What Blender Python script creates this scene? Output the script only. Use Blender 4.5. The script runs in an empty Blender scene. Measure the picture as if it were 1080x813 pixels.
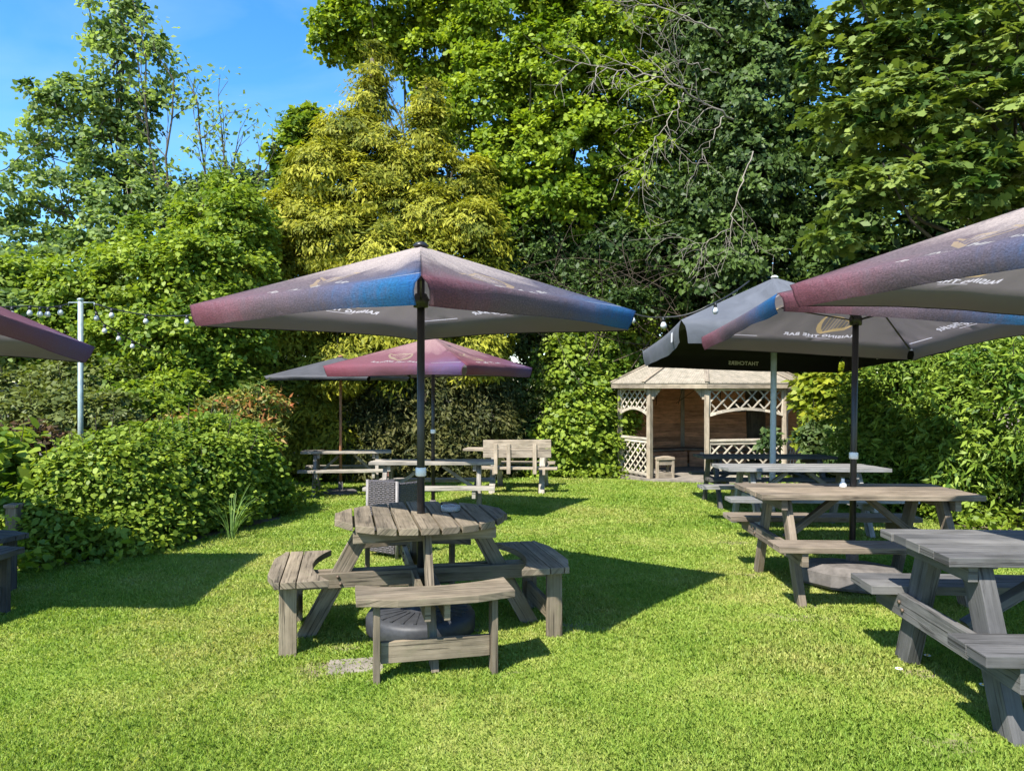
import bpy, bmesh, math, random
import numpy as np
from mathutils import Vector, Matrix, Quaternion

random.seed(7)
rng = np.random.default_rng(11)
S = bpy.context.scene
COL = S.collection
PI = math.pi
F = 777.0                     # focal length in photo pixels (1080 wide)
CAMZ = 1.55

# ------------------------------------------------------------------ layout helpers
def softplus(v, k=1.2):
    return np.log1p(np.exp(np.clip(v * k, -40, 40))) / k

def gz(x, y):
    """height of the lawn: level near the viewer, falling gently away"""
    return -0.042 * softplus(np.asarray(y, float) - 5.6) * 1.0 + 0.012 * np.sin(np.asarray(x) * .9 + np.asarray(y) * .5)

def G(x, y):
    return float(gz(x, y))

def W(px, d):
    return (px - 540.0) * d / F

def H(py, d):
    return CAMZ + (406.0 - py) * d / F

def P(px, py, d):
    return Vector((W(px, d), d, H(py, d)))

# ------------------------------------------------------------------ object helpers
def link(o, parent=None):
    COL.objects.link(o)
    if parent is not None:
        o.parent = parent
    return o

def props(o, label=None, cat=None, group=None, kind=None):
    if label: o['label'] = label
    if cat: o['category'] = cat
    if group: o['group'] = group
    if kind: o['kind'] = kind
    return o

def thing(name, label, cat, loc=(0, 0, 0), rotz=0.0, group=None):
    o = bpy.data.objects.new(name, None)
    o.empty_display_size = .2
    link(o)
    o.location = loc
    o.rotation_euler = (0, 0, rotz)
    return props(o, label, cat, group)

def copy_tree(o, parent=None):
    c = o.copy()
    link(c)
    c.parent = parent
    for ch in [k for k in COL.objects if k.parent == o]:
        copy_tree(ch, c)
    return c

class MB:
    """collects shapes with UVs; build() links ONE mesh object"""
    def __init__(s):
        s.v = []; s.f = []; s.uv = []; s.sm = []
    def poly(s, pts, faces, uvs, smooth=False):
        b = len(s.v)
        s.v += [tuple(p) for p in pts]
        for f, u in zip(faces, uvs):
            s.f.append([b + i for i in f]); s.uv += u; s.sm.append(smooth)
    def board(s, p0, p1, w, t, up=(0, 0, 1)):
        """plank from p0 to p1 (centre line), width w sideways, thickness t along up"""
        p0, p1 = Vector(p0), Vector(p1)
        d = p1 - p0; L = d.length; d.normalize()
        up = Vector(up)
        side = d.cross(up)
        if side.length < 1e-4:
            side = d.cross(Vector((0, 1, 0)))
        side.normalize(); upv = side.cross(d).normalized()
        a, b = side * (w / 2), upv * (t / 2)
        pts = [p0 - a - b, p0 + a - b, p0 + a + b, p0 - a + b, p1 - a - b, p1 + a - b, p1 + a + b, p1 - a + b]
        ou, ov = random.uniform(0, 50), random.uniform(0, 50)
        fs = [(0, 1, 5, 4), (1, 2, 6, 5), (2, 3, 7, 6), (3, 0, 4, 7), (3, 2, 1, 0), (4, 5, 6, 7)]
        ws = [w, t, w, t]
        uvs = []
        vv = ov
        for i in range(4):
            uvs.append([(ou, vv), (ou, vv + ws[i]), (ou + L, vv + ws[i]), (ou + L, vv)])
            vv += ws[i]
        uvs.append([(ou, ov + t), (ou + w * .3, ov + t), (ou + w * .3, ov), (ou, ov)])
        uvs.append([(ou, ov), (ou + w * .3, ov), (ou + w * .3, ov + t), (ou, ov + t)])
        s.poly(pts, fs, uvs)
    def prism(s, poly, z0, z1, axis=(1, 0)):
        """extrude a 2-D outline from z0 to z1; the grain runs along axis"""
        n = len(poly)
        ou, ov = random.uniform(0, 50), random.uniform(0, 50)
        ax = Vector(axis).normalized(); ay = Vector((-ax.y, ax.x))
        def uv(p): q = Vector((p[0], p[1])); return (ou + q.dot(ax), ov + q.dot(ay))
        pts = [(p[0], p[1], z0) for p in poly] + [(p[0], p[1], z1) for p in poly]
        fs = [tuple(range(n - 1, -1, -1)), tuple(range(n, 2 * n))]
        uvs = [[uv(poly[i]) for i in range(n - 1, -1, -1)], [uv(p) for p in poly]]
        for i in range(n):
            j = (i + 1) % n
            fs.append((i, j, n + j, n + i))
            a, b = uv(poly[i]), uv(poly[j])
            uvs.append([a, b, (b[0], b[1] + (z1 - z0)), (a[0], a[1] + (z1 - z0))])
        s.poly(pts, fs, uvs)
    def tube(s, path, radii, n=8, cap=True, smooth=True):
        path = [Vector(p) for p in path]
        if not hasattr(radii, '__len__'): radii = [radii] * len(path)
        rings = []; prev = None; L = 0; us = []
        ou = random.uniform(0, 30)
        for i, p in enumerate(path):
            d = (path[min(i + 1, len(path) - 1)] - path[max(i - 1, 0)])
            if d.length < 1e-9: d = Vector((0, 0, 1))
            d.normalize()
            ref = prev if prev is not None else (Vector((1, 0, 0)) if abs(d.x) < .9 else Vector((0, 1, 0)))
            a = (ref - d * ref.dot(d)).normalized(); prev = a
            b = d.cross(a)
            rings.append([p + (a * math.cos(2 * PI * k / n) + b * math.sin(2 * PI * k / n)) * radii[i] for k in range(n)])
            if i: L += (p - path[i - 1]).length
            us.append(L)
        pts = [q for r in rings for q in r]; fs = []; uvs = []
        for i in range(len(path) - 1):
            for k in range(n):
                k2 = (k + 1) % n
                fs.append((i * n + k, i * n + k2, (i + 1) * n + k2, (i + 1) * n + k))
                c = 2 * PI * max(radii[i], .01) / n
                uvs.append([(ou + us[i], k * c), (ou + us[i], (k + 1) * c), (ou + us[i + 1], (k + 1) * c), (ou + us[i + 1], k * c)])
        if cap:
            fs.append(tuple(range(n - 1, -1, -1))); uvs.append([(0, 0)] * n)
            e = (len(path) - 1) * n
            fs.append(tuple(range(e, e + n))); uvs.append([(0, 0)] * n)
        s.poly(pts, fs, uvs, smooth)
    def lathe(s, prof, n=24, loc=(0, 0, 0), smooth=True):
        """profile of (r, z) turned about z"""
        x, y, z = loc
        pts = []; fs = []; uvs = []
        for r, h in prof:
            for k in range(n):
                pts.append((x + r * math.cos(2 * PI * k / n), y + r * math.sin(2 * PI * k / n), z + h))
        for i in range(len(prof) - 1):
            for k in range(n):
                k2 = (k + 1) % n
                fs.append((i * n + k, i * n + k2, (i + 1) * n + k2, (i + 1) * n + k))
                uvs.append([(k / n, i), ((k + 1) / n, i), ((k + 1) / n, i + 1), (k / n, i + 1)])
        if prof[0][0] > 1e-4: fs.append(tuple(range(n - 1, -1, -1))); uvs.append([(0, 0)] * n)
        if prof[-1][0] > 1e-4:
            e = (len(prof) - 1) * n
            fs.append(tuple(range(e, e + n))); uvs.append([(0, 0)] * n)
        s.poly(pts, fs, uvs, smooth)
    def build(s, name, mat, parent=None, bevel=0.0, mats=None):
        me = bpy.data.meshes.new(name)
        me.from_pydata(s.v, [], s.f)
        uvl = me.uv_layers.new(name='UVMap')
        uvl.data.foreach_set('uv', np.array(s.uv, np.float32).ravel())
        me.polygons.foreach_set('use_smooth', s.sm)
        if isinstance(mat, (list, tuple)):
            for m in mat: me.materials.append(m)
        else: me.materials.append(mat)
        if mats: me.polygons.foreach_set('material_index', np.array(mats, np.int32))
        me.update()
        o = bpy.data.objects.new(name, me)
        link(o, parent)
        if bevel:
            m = o.modifiers.new('bevel', 'BEVEL'); m.width = bevel; m.segments = 2; m.limit_method = 'ANGLE'; m.angle_limit = math.radians(40)
        return o

# ------------------------------------------------------------------ materials
class NT:
    def __init__(s, name):
        s.m = bpy.data.materials.new(name); s.m.use_nodes = True
        s.t = s.m.node_tree; s.n = s.t.nodes; s.l = s.t.links
        s.n.clear()
        s.out = s.n.new('ShaderNodeOutputMaterial')
    def new(s, typ, **kw):
        n = s.n.new('ShaderNode' + typ)
        for k, v in kw.items():
            if hasattr(n, k): setattr(n, k, v)
        return n
    def set(s, sock, v):
        if hasattr(v, 'is_output') or hasattr(v, 'links'): s.l.new(v, sock)
        elif isinstance(v, (tuple, list)) and sock.type == 'RGBA': sock.default_value = (*v, 1) if len(v) == 3 else v
        else: sock.default_value = v
    def coord(s, kind='Object'):
        return s.new('TexCoord').outputs[kind]
    def mapping(s, vec, scale=(1, 1, 1), loc=(0, 0, 0)):
        n = s.new('Mapping'); s.l.new(vec, n.inputs['Vector']); n.inputs['Scale'].default_value = scale; n.inputs['Location'].default_value = loc
        return n.outputs['Vector']
    def noise(s, vec, scale=5, detail=4, rough=.55, dist=0.0):
        n = s.new('TexNoise'); s.l.new(vec, n.inputs['Vector'])
        n.inputs['Scale'].default_value = scale; n.inputs['Detail'].default_value = detail
        n.inputs['Roughness'].default_value = rough; n.inputs['Distortion'].default_value = dist
        return n.outputs['Fac']
    def ramp(s, fac, stops, interp='LINEAR'):
        n = s.new('ValToRGB'); s.l.new(fac, n.inputs['Fac']); cr = n.color_ramp; cr.interpolation = interp
        while len(cr.elements) < len(stops): cr.elements.new(.5)
        for e, (p, c) in zip(cr.elements, stops):
            e.position = p; e.color = (*c, 1) if len(c) == 3 else c
        return n.outputs['Color']
    def mix(s, fac, a, b, blend='MIX'):
        n = s.new('Mix', data_type='RGBA', blend_type=blend)
        s.set(n.inputs[0], fac); s.set(n.inputs[6], a); s.set(n.inputs[7], b)
        return n.outputs[2]
    def math(s, op, a, b=0.0, clamp=False):
        n = s.new('Math', operation=op, use_clamp=clamp); s.set(n.inputs[0], a); s.set(n.inputs[1], b)
        return n.outputs[0]
    def bump(s, h, strength=.3, dist=.01):
        n = s.new('Bump'); s.l.new(h, n.inputs['Height']); n.inputs['Strength'].default_value = strength; n.inputs['Distance'].default_value = dist
        return n.outputs['Normal']
    def bsdf(s, color, rough=.6, normal=None, metal=0.0, spec=.5):
        b = s.new('BsdfPrincipled')
        s.set(b.inputs['Base Color'], color); s.set(b.inputs['Roughness'], rough); b.inputs['Metallic'].default_value = metal
        b.inputs['Specular IOR Level'].default_value = spec
        if normal is not None: s.l.new(normal, b.inputs['Normal'])
        return b.outputs[0]
    def done(s, sh):
        s.l.new(sh, s.out.inputs['Surface']); return s.m

def wood(name, dark, mid, light, moss=0.0, rough=.8):
    t = NT(name)
    uv = t.coord('UV')
    fine = t.noise(t.mapping(uv, (2.2, 75, 1)), 1.0, 5, .65, .3)
    mid_n = t.noise(t.mapping(uv, (1.2, 17, 1)), 1.0, 4, .6, .6)
    plank = t.noise(t.mapping(uv, (.35, .8, 1)), 1.0, 1, .5)
    blot = t.noise(t.mapping(uv, (4, 7, 1)), 1.0, 4, .6)
    c = t.ramp(fine, [(.25, dark), (.5, mid), (.75, light)])
    c2 = t.ramp(mid_n, [(.3, dark), (.55, mid), (.8, light)])
    c = t.mix(.5, c, c2)
    v = t.ramp(plank, [(.3, (.62, .62, .64)), (.7, (1.22, 1.2, 1.16))])
    c = t.mix(1.0, c, v, 'MULTIPLY')
    st = t.ramp(blot, [(.35, (.6, .6, .58)), (.6, (1.1, 1.1, 1.1))])
    c = t.mix(.75, c, st, 'MULTIPLY')
    if moss:
        mm = t.ramp(t.noise(t.mapping(uv, (5, 9, 1), (3, 1, 0)), 1.0, 5, .7), [(.55, (0, 0, 0)), (.7, (moss, moss, moss))])
        c = t.mix(mm, c, (.10, .12, .05))
    crack = t.ramp(t.noise(t.mapping(uv, (1.6, 48, 1), (7, 3, 0)), 1.0, 3, .7, .5), [(.36, (.28, .27, .26)), (.44, (1, 1, 1))])
    c = t.mix(.85, c, crack, 'MULTIPLY')
    knot = t.ramp(t.noise(t.mapping(uv, (5, 16, 1), (1, 9, 0)), 1.0, 2, .5), [(.70, (1, 1, 1)), (.78, (.45, .4, .36))])
    c = t.mix(.8, c, knot, 'MULTIPLY')
    h = t.math('ADD', t.math('ADD', t.math('MULTIPLY', fine, .6), t.math('MULTIPLY', mid_n, .8)), t.math('MULTIPLY', crack, .5))
    return t.done(t.bsdf(c, rough, t.bump(h, .6, .006), spec=.3))

M = {}
M['wood_grey'] = wood('weathered_wood', (.085, .068, .046), (.205, .166, .115), (.33, .275, .20), .25)
M['wood_brown'] = wood('brown_wood', (.10, .077, .056), (.20, .16, .118), (.31, .258, .198), .1)
M['wood_dark'] = wood('grey_stained_wood', (.07, .069, .067), (.118, .115, .112), (.17, .166, .162), 0)
M['wood_pale'] = wood('pale_grey_wood', (.15, .148, .14), (.255, .25, .24), (.35, .345, .335), .1)
M['wood_silver'] = wood('silvered_wood', (.19, .17, .14), (.33, .30, .25), (.46, .42, .36), .35)
M['wood_black'] = wood('blackened_wood', (.045, .042, .04), (.085, .08, .075), (.14, .13, .12), .1)
M['wood_pine'] = wood('sun_bleached_pine', (.20, .16, .115), (.33, .275, .205), (.44, .38, .30), 0)
M['wood_cream'] = wood('cream_trellis_wood', (.36, .31, .24), (.52, .46, .37), (.62, .57, .48), 0)
M['wood_red'] = wood('red_brown_boarding', (.40, .18, .09), (.60, .30, .16), (.68, .38, .22), 0)
M['wood_pole'] = wood('varnished_pole', (.22, .10, .05), (.34, .17, .09), (.42, .23, .13), 0, .5)
M['bark'] = wood('bark', (.05, .042, .032), (.11, .095, .07), (.19, .165, .13), .3, .95)
M['bark_pale'] = wood('dead_branch', (.17, .15, .12), (.28, .25, .205), (.38, .35, .30), 0, .9)
M['bark_brown'] = wood('brown_twig', (.04, .03, .02), (.075, .058, .04), (.125, .10, .072), 0, .9)

def plain(name, col, rough=.5, metal=0.0, spec=.5, grain=0.0, scale=60):
    t = NT(name)
    if grain:
        n = t.noise(t.coord(), scale, 4, .6)
        lo = tuple(c * (1 - grain) for c in col); hi = tuple(min(1, c * (1 + grain)) for c in col)
        c = t.ramp(n, [(.3, lo), (.7, hi)])
        return t.done(t.bsdf(c, rough, t.bump(n, .15, .004), metal, spec))
    return t.done(t.bsdf(col, rough, None, metal, spec))
M['black_metal'] = plain('black_powder_coat', (.012, .012, .013), .38, 0, .5, .3, 25)
M['grey_metal'] = plain('pale_blue_grey_pole', (.36, .43, .48), .4, 0, .5, .12, 20)
M['galv'] = plain('galvanised_pole', (.30, .36, .34), .4, .35, .5, .2, 18)
M['white_plastic'] = plain('white_plastic', (.72, .72, .70), .4, 0, .5, .06, 40)
M['black_rubber'] = plain('grey_black_rubber', (.032, .033, .036), .55, 0, .4, .25, 30)
M['concrete'] = plain('concrete_base', (.115, .104, .096), .85, 0, .3, .3, 14)
M['steel_dull'] = plain('rusty_bolt', (.12, .085, .06), .6, .3, .4, .3, 60)
M['steel'] = plain('bright_steel', (.5, .5, .5), .35, .8)
M['pink_glass'] = plain('pink_plastic', (.62, .30, .25), .35)
M['cable'] = plain('black_cable', (.015, .015, .016), .5)
def print_mat(name, col, tr):
    t = NT(name); p = t.bsdf(col, .8, None, 0, .1); b = t.new('BsdfTranslucent'); b.inputs['Color'].default_value = (*col, 1)
    ms = t.new('MixShader'); ms.inputs[0].default_value = tr; t.l.new(p, ms.inputs[1]); t.l.new(b.outputs[0], ms.inputs[2]); return t.done(ms.outputs[0])
M['letter'] = print_mat('pale_print', (.86, .84, .84), .35)
M['letter_dim'] = print_mat('grey_print', (.62, .62, .63), .1)
M['gold'] = print_mat('gold_print', (.66, .42, .15), .35)
M['sign'] = plain('dark_sign', (.02, .017, .016), .6, 0, .4, .3, 30)
M['paper'] = plain('cream_notice', (.55, .46, .36), .8)
M['stone'] = plain('paving_stone', (.19, .165, .135), .9, 0, .3, .3, 8)
M['cushion'] = plain('charcoal_cushion', (.035, .035, .04), .9, 0, .2, .2, 40)
M['petal'] = plain('daisy_petal', (.8, .8, .78), .7)
M['yellow'] = plain('daisy_centre', (.7, .45, .05), .7)

def glass_mat():
    t = NT('clear_glass')
    b = t.new('BsdfPrincipled'); b.inputs['Base Color'].default_value = (.95, .97, .97, 1); b.inputs['Roughness'].default_value = .25
    b.inputs['Transmission Weight'].default_value = .75; b.inputs['IOR'].default_value = 1.45
    return t.done(b.outputs[0])
M['glass'] = glass_mat()

def bulb_mat():
    t = NT('frosted_bulb')
    b = t.new('BsdfPrincipled'); b.inputs['Base Color'].default_value = (.40, .42, .41, 1); b.inputs['Roughness'].default_value = .2
    return t.done(b.outputs[0])
M['bulb'] = bulb_mat()

def rattan():
    t = NT('rattan_weave')
    uv = t.coord('UV')
    w1 = t.new('TexWave', wave_type='BANDS', bands_direction='X'); t.l.new(t.mapping(uv, (17, 17, 1)), w1.inputs['Vector']); w1.inputs['Scale'].default_value = 1.0
    w2 = t.new('TexWave', wave_type='BANDS', bands_direction='Y'); t.l.new(t.mapping(uv, (17, 17, 1)), w2.inputs['Vector']); w2.inputs['Scale'].default_value = 1.0
    ck = t.new('TexChecker'); t.l.new(t.mapping(uv, (34, 34, 1)), ck.inputs['Vector']); ck.inputs['Scale'].default_value = 1.0
    h = t.mix(ck.outputs['Fac'], w1.outputs['Color'], w2.outputs['Color'])
    c = t.mix(h, (.035, .032, .034), (.125, .108, .108))
    return t.done(t.bsdf(c, .45, t.bump(h, .9, .01)))
M['rattan'] = rattan()
M['rattan_rim'] = plain('pale_rattan_rim', (.17, .155, .145), .5, 0, .4, .2, 50)

def fabric_print(name='printed_parasol_cloth', ink=None, inside=None, thru=.3):
    """printed canopy outside, plain grey lining inside (the two faces of one cloth)"""
    t = NT(name)
    uv = t.coord('UV')
    sep = t.new('SeparateXYZ'); t.l.new(uv, sep.inputs[0])
    U, V = sep.outputs[0], sep.outputs[1]
    wob = t.noise(t.mapping(uv, (5, 3, 1)), 1.0, 3, .6)
    strk = t.noise(t.mapping(uv, (46, 3.5, 1)), 1.0, 4, .65)
    wobc = t.math('ADD', t.math('MULTIPLY', t.math('SUBTRACT', wob, .5), .35), t.math('MULTIPLY', t.math('SUBTRACT', strk, .5), .30))
    Uw = t.math('ADD', U, wobc)
    low = t.ramp(Uw, [(.02, (.16, .06, .08)), (.16, (.19, .09, .115)), (.36, (.15, .11, .135)), (.58, (.115, .10, .135)), (.74, (.085, .105, .19)), (.88, (.02, .125, .29)), (1, (.012, .105, .30))])
    roof = t.ramp(Uw, [(.0, (.15, .115, .125)), (.4, (.135, .115, .13)), (.8, (.115, .105, .135)), (1, (.10, .102, .145))])
    Vw = t.math('ADD', V, t.math('MULTIPLY', wobc, .5))
    vfac = t.ramp(Vw, [(.16, (0, 0, 0)), (.42, (1, 1, 1))])
    c = t.mix(vfac, low, roof)
    # pale gold foam drawn from the crown towards the lower right
    g = t.math('ADD', V, t.math('MULTIPLY', t.math('SUBTRACT', wob, .5), .55))
    gf = t.ramp(g, [(.50, (0, 0, 0)), (.70, (.75, .75, .75)), (.92, (1, 1, 1))])
    c = t.mix(gf, c, (.44, .38, .345))
    seam = t.math('MINIMUM', U, t.math('SUBTRACT', 1.0, U))
    c = t.mix(1.0, c, t.ramp(seam, [(.0045, (.45, .45, .47)), (.0065, (1, 1, 1)), (.018, (1, 1, 1)), (.020, (.75, .75, .75)), (.022, (1, 1, 1))]), 'MULTIPLY')
    # fine droplet speckle
    sp = t.noise(t.mapping(uv, (150, 85, 1)), 1.0, 3, .75)
    c = t.mix(1.0, c, t.ramp(sp, [(.33, (.48, .47, .49)), (.67, (1.18, 1.14, 1.13))]), 'MULTIPLY')
    if ink: c = t.mix(.5, c, ink)
    lining = t.mix(.5, (.215, .185, .195), t.ramp(t.noise(t.mapping(uv, (2, 2, 1)), 1.0, 2), [(.3, (.19, .165, .175)), (.7, (.23, .20, .21))]))
    hem = t.ramp(V, [(.009, (1, 1, 1)), (.012, (0, 0, 0))])
    lining = t.mix(hem, lining, (.02, .02, .02))
    if inside: lining = t.mix(.9, lining, inside)
    geo = t.new('NewGeometry')
    col = t.mix(geo.outputs['Backfacing'], c, lining)
    wr = t.noise(t.mapping(uv, (9, 5, 1)), 1.0, 4, .55, .8)
    weave = t.noise(t.mapping(uv, (500, 300, 1)), 1.0, 1)
    hh = t.math('ADD', wr, t.math('MULTIPLY', weave, .06))
    nrm = t.bump(hh, .32, .03)
    p = t.bsdf(col, .8, nrm, 0, .15)
    tr = t.new('BsdfTranslucent'); t.l.new(t.mix(.5, col, lining), tr.inputs['Color'])
    ms = t.new('MixShader'); ms.inputs[0].default_value = thru
    t.l.new(p, ms.inputs[1]); t.l.new(tr.outputs[0], ms.inputs[2])
    return t.done(ms.outputs[0])
M['cloth_print'] = fabric_print()
M['cloth_plum'] = fabric_print('plum_parasol_cloth', (.21, .045, .065))
M['cloth_letter'] = fabric_print('pale_slogan_print', (.66, .63, .62), (.62, .58, .62), .5)
M['cloth_harp'] = fabric_print('gold_harp_print', (.42, .31, .19), (.50, .35, .17), .42)

def fabric_plain(name, outer, inner):
    t = NT(name)
    uv = t.coord('UV')
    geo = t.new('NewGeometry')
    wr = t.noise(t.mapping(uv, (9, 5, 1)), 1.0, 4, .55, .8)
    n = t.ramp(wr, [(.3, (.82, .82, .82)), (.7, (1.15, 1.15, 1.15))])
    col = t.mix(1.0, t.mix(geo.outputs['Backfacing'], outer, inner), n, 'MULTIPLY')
    return t.done(t.bsdf(col, .7, t.bump(wr, .3, .03), 0, .3))
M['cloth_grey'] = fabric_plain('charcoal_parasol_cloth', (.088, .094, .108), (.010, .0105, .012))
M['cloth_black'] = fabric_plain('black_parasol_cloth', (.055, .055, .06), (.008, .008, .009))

def leaf_mat(name, a, b, trans=.35, rough=.42, spec=.35, c=None):
    t = NT(name)
    at = t.new('Attribute', attribute_name='tint')
    stops = [(0.0, a), (1.0, b)] if c is None else [(0.0, a), (.6, b), (1.0, c)]
    col = t.ramp(at.outputs['Fac'], stops)
    rough = max(rough, .5); spec = min(spec, .22)
    p = t.bsdf(col, rough, None, 0, spec)
    tr = t.new('BsdfTranslucent')
    t.l.new(t.mix(1.0, col, (1.25, 1.25, .55), 'MULTIPLY'), tr.inputs['Color'])
    ms = t.new('MixShader'); ms.inputs[0].default_value = trans
    t.l.new(p, ms.inputs[1]); t.l.new(tr.outputs[0], ms.inputs[2])
    return t.done(ms.outputs[0])
M['leaf_bright'] = leaf_mat('bright_sycamore_leaf', (.095, .165, .012), (.31, .39, .034), .42)
M['leaf_mid'] = leaf_mat('mid_green_leaf', (.075, .14, .014), (.26, .335, .036), .40)
M['leaf_cool'] = leaf_mat('cool_green_leaf', (.075, .135, .035), (.30, .39, .14), .5, .4, .5)
M['leaf_gold'] = leaf_mat('golden_conifer_spray', (.10, .125, .012), (.40, .385, .038), .32, .6, .2)
M['leaf_shade_olive'] = leaf_mat('shade_toned_conifer_spray', (.035, .045, .012), (.12, .115, .03), .2, .6, .2)  # olive conifer green, with the shade over the back hedge put into the colour
M['leaf_dark'] = leaf_mat('dark_ivy_leaf', (.022, .046, .010), (.085, .135, .026), .18, .32, .4)
M['leaf_maple'] = leaf_mat('large_maple_leaf', (.045, .09, .016), (.23, .29, .07), .34)
M['leaf_laurel'] = leaf_mat('glossy_laurel_leaf', (.045, .10, .010), (.22, .30, .036), .25, .28, .5)
M['leaf_shrub'] = leaf_mat('shrub_leaf', (.07, .13, .012), (.26, .335, .038), .36, .45, .3)
M['leaf_olive'] = leaf_mat('olive_leaf', (.06, .085, .02), (.15, .175, .045), .3, .5, .3)
M['leaf_lime'] = leaf_mat('lime_climber_leaf', (.13, .18, .015), (.33, .35, .035), .35)
M['leaf_pieris'] = leaf_mat('red_tipped_leaf', (.07, .12, .02), (.22, .22, .05), .3, .45, .3, (.48, .16, .07))
M['leaf_red'] = leaf_mat('bronze_leaf', (.06, .045, .02), (.15, .08, .045), .3)
M['leaf_rose'] = leaf_mat('dark_rose_leaf', (.03, .06, .015), (.10, .14, .04), .25)
M['blade'] = leaf_mat('long_grass_blade', (.06, .14, .03), (.2, .3, .08), .3)

def lawn_blade():
    t = NT('lawn_grass_blade')
    at = t.new('Attribute', attribute_name='tint')
    pos = t.coord('Object')
    big = t.noise(t.mapping(pos, (.7, .55, .7)), 1.0, 3, .55)
    small = t.noise(t.mapping(pos, (3.4, 3.4, 3.4)), 1.0, 4, .6)
    k = t.math('ADD', t.math('MULTIPLY', big, .9), t.math('MULTIPLY', small, .6))
    base = t.ramp(k, [(.46, (.15, .262, .028)), (.72, (.25, .34, .056)), (.98, (.37, .385, .115))])
    dry = t.ramp(at.outputs['Fac'], [(.0, (.55, .68, .5)), (.55, (1.0, 1.02, .9)), (.82, (1.25, 1.14, 1.2)), (1, (1.75, 1.35, 2.4))])
    col = t.mix(1.0, base, dry, 'MULTIPLY')
    p = t.bsdf(col, .5, None, 0, .25)
    tr = t.new('BsdfTranslucent'); t.l.new(t.mix(1.0, col, (1.2, 1.25, .6), 'MULTIPLY'), tr.inputs['Color'])
    ms = t.new('MixShader'); ms.inputs[0].default_value = .35
    t.l.new(p, ms.inputs[1]); t.l.new(tr.outputs[0], ms.inputs[2])
    return t.done(ms.outputs[0])
M['lawn_blade'] = lawn_blade()

def ground_mat():
    t = NT('ground_turf_and_soil')
    pos = t.coord('Object')
    at = t.new('Attribute', attribute_name='soil')
    big = t.noise(t.mapping(pos, (.7, .55, .7)), 1.0, 3, .55)
    small = t.noise(t.mapping(pos, (3.4, 3.4, 3.4)), 1.0, 4, .6)
    fine = t.noise(pos, 60, 4, .7)
    k = t.math('ADD', t.math('MULTIPLY', big, .9), t.math('MULTIPLY', small, .6))
    grass = t.ramp(k, [(.46, (.12, .205, .022)), (.72, (.205, .266, .046)), (.98, (.30, .30, .09))])
    grass = t.mix(1.0, grass, t.ramp(fine, [(.3, (.68, .7, .62)), (.7, (1.2, 1.15, 1.1))]), 'MULTIPLY')
    soil = t.ramp(fine, [(.3, (.11, .085, .055)), (.7, (.25, .205, .145))])
    mott = t.noise(pos, 17, 4, .65)
    edge = t.math('ADD', at.outputs['Fac'], t.math('ADD', t.math('MULTIPLY', t.math('SUBTRACT', small, .5), .7), t.math('MULTIPLY', t.math('SUBTRACT', mott, .5), 1.3)))
    f = t.ramp(edge, [(.40, (0, 0, 0)), (.72, (1, 1, 1))])
    return t.done(t.bsdf(t.mix(f, grass, soil), .9, t.bump(fine, .6, .02), 0, .15))
M['ground'] = ground_mat()

def roof_mat():
    t = NT('felt_shingle_roof')
    uv = t.coord('UV')
    br = t.new('TexBrick'); t.l.new(t.mapping(uv, (5.5, 9, 1)), br.inputs['Vector'])
    br.inputs['Color1'].default_value = (.33, .29, .23, 1); br.inputs['Color2'].default_value = (.27, .24, .195, 1); br.inputs['Mortar'].default_value = (.17, .15, .12, 1)
    br.inputs['Scale'].default_value = 1.0; br.inputs['Mortar Size'].default_value = .025
    n = t.noise(t.mapping(uv, (3, 3, 1)), 2.0, 5, .65)
    c = t.mix(1.0, br.outputs['Color'], t.ramp(n, [(.3, (.65, .66, .62)), (.7, (1.15, 1.12, 1.1))]), 'MULTIPLY')
    return t.done(t.bsdf(c, .9, t.bump(br.outputs['Fac'], .5, -.01), 0, .2))
M['roof'] = roof_mat()

# ------------------------------------------------------------------ sky, sun, camera
w = bpy.data.worlds.new('World'); S.world = w; w.use_nodes = True
nt = w.node_tree; bg = nt.nodes['Background']
sky = nt.nodes.new('ShaderNodeTexSky'); sky.sky_type = 'NISHITA'; sky.sun_disc = False
SUNV = Vector((-.95, -1.30, 1.97)).normalized()
elev = math.asin(SUNV.z)
sky.sun_elevation = elev
sky.sun_rotation = math.atan2(SUNV.x, SUNV.y)
sky.air_density = 1.0; sky.dust_density = .3; sky.ozone_density = 3.0; sky.altitude = 100
hs = nt.nodes.new('ShaderNodeHueSaturation'); hs.inputs['Saturation'].default_value = 1.32; nt.links.new(sky.outputs[0], hs.inputs['Color'])
tc = nt.nodes.new('ShaderNodeTexCoord'); mpn = nt.nodes.new('ShaderNodeMapping'); mpn.inputs['Scale'].default_value = (1.6, 1.6, 4.5); mpn.inputs['Rotation'].default_value = (.2, .5, .3); nt.links.new(tc.outputs['Generated'], mpn.inputs['Vector'])
ns = nt.nodes.new('ShaderNodeTexNoise'); ns.inputs['Scale'].default_value = 1.7; ns.inputs['Detail'].default_value = 6; ns.inputs['Distortion'].default_value = .7; nt.links.new(mpn.outputs[0], ns.inputs['Vector'])
rp_ = nt.nodes.new('ShaderNodeValToRGB'); rp_.color_ramp.elements[0].position = .46; rp_.color_ramp.elements[0].color = (0, 0, 0, 1); rp_.color_ramp.elements[1].position = .8; rp_.color_ramp.elements[1].color = (.14, .14, .14, 1); nt.links.new(ns.outputs['Fac'], rp_.inputs['Fac'])
mx_ = nt.nodes.new('ShaderNodeMix'); mx_.data_type = 'RGBA'; nt.links.new(rp_.outputs['Color'], mx_.inputs[0]); nt.links.new(hs.outputs[0], mx_.inputs[6]); mx_.inputs[7].default_value = (5.2, 5.6, 6.2, 1)
nt.links.new(mx_.outputs[2], bg.inputs['Color']); bg.inputs['Strength'].default_value = .125
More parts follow.
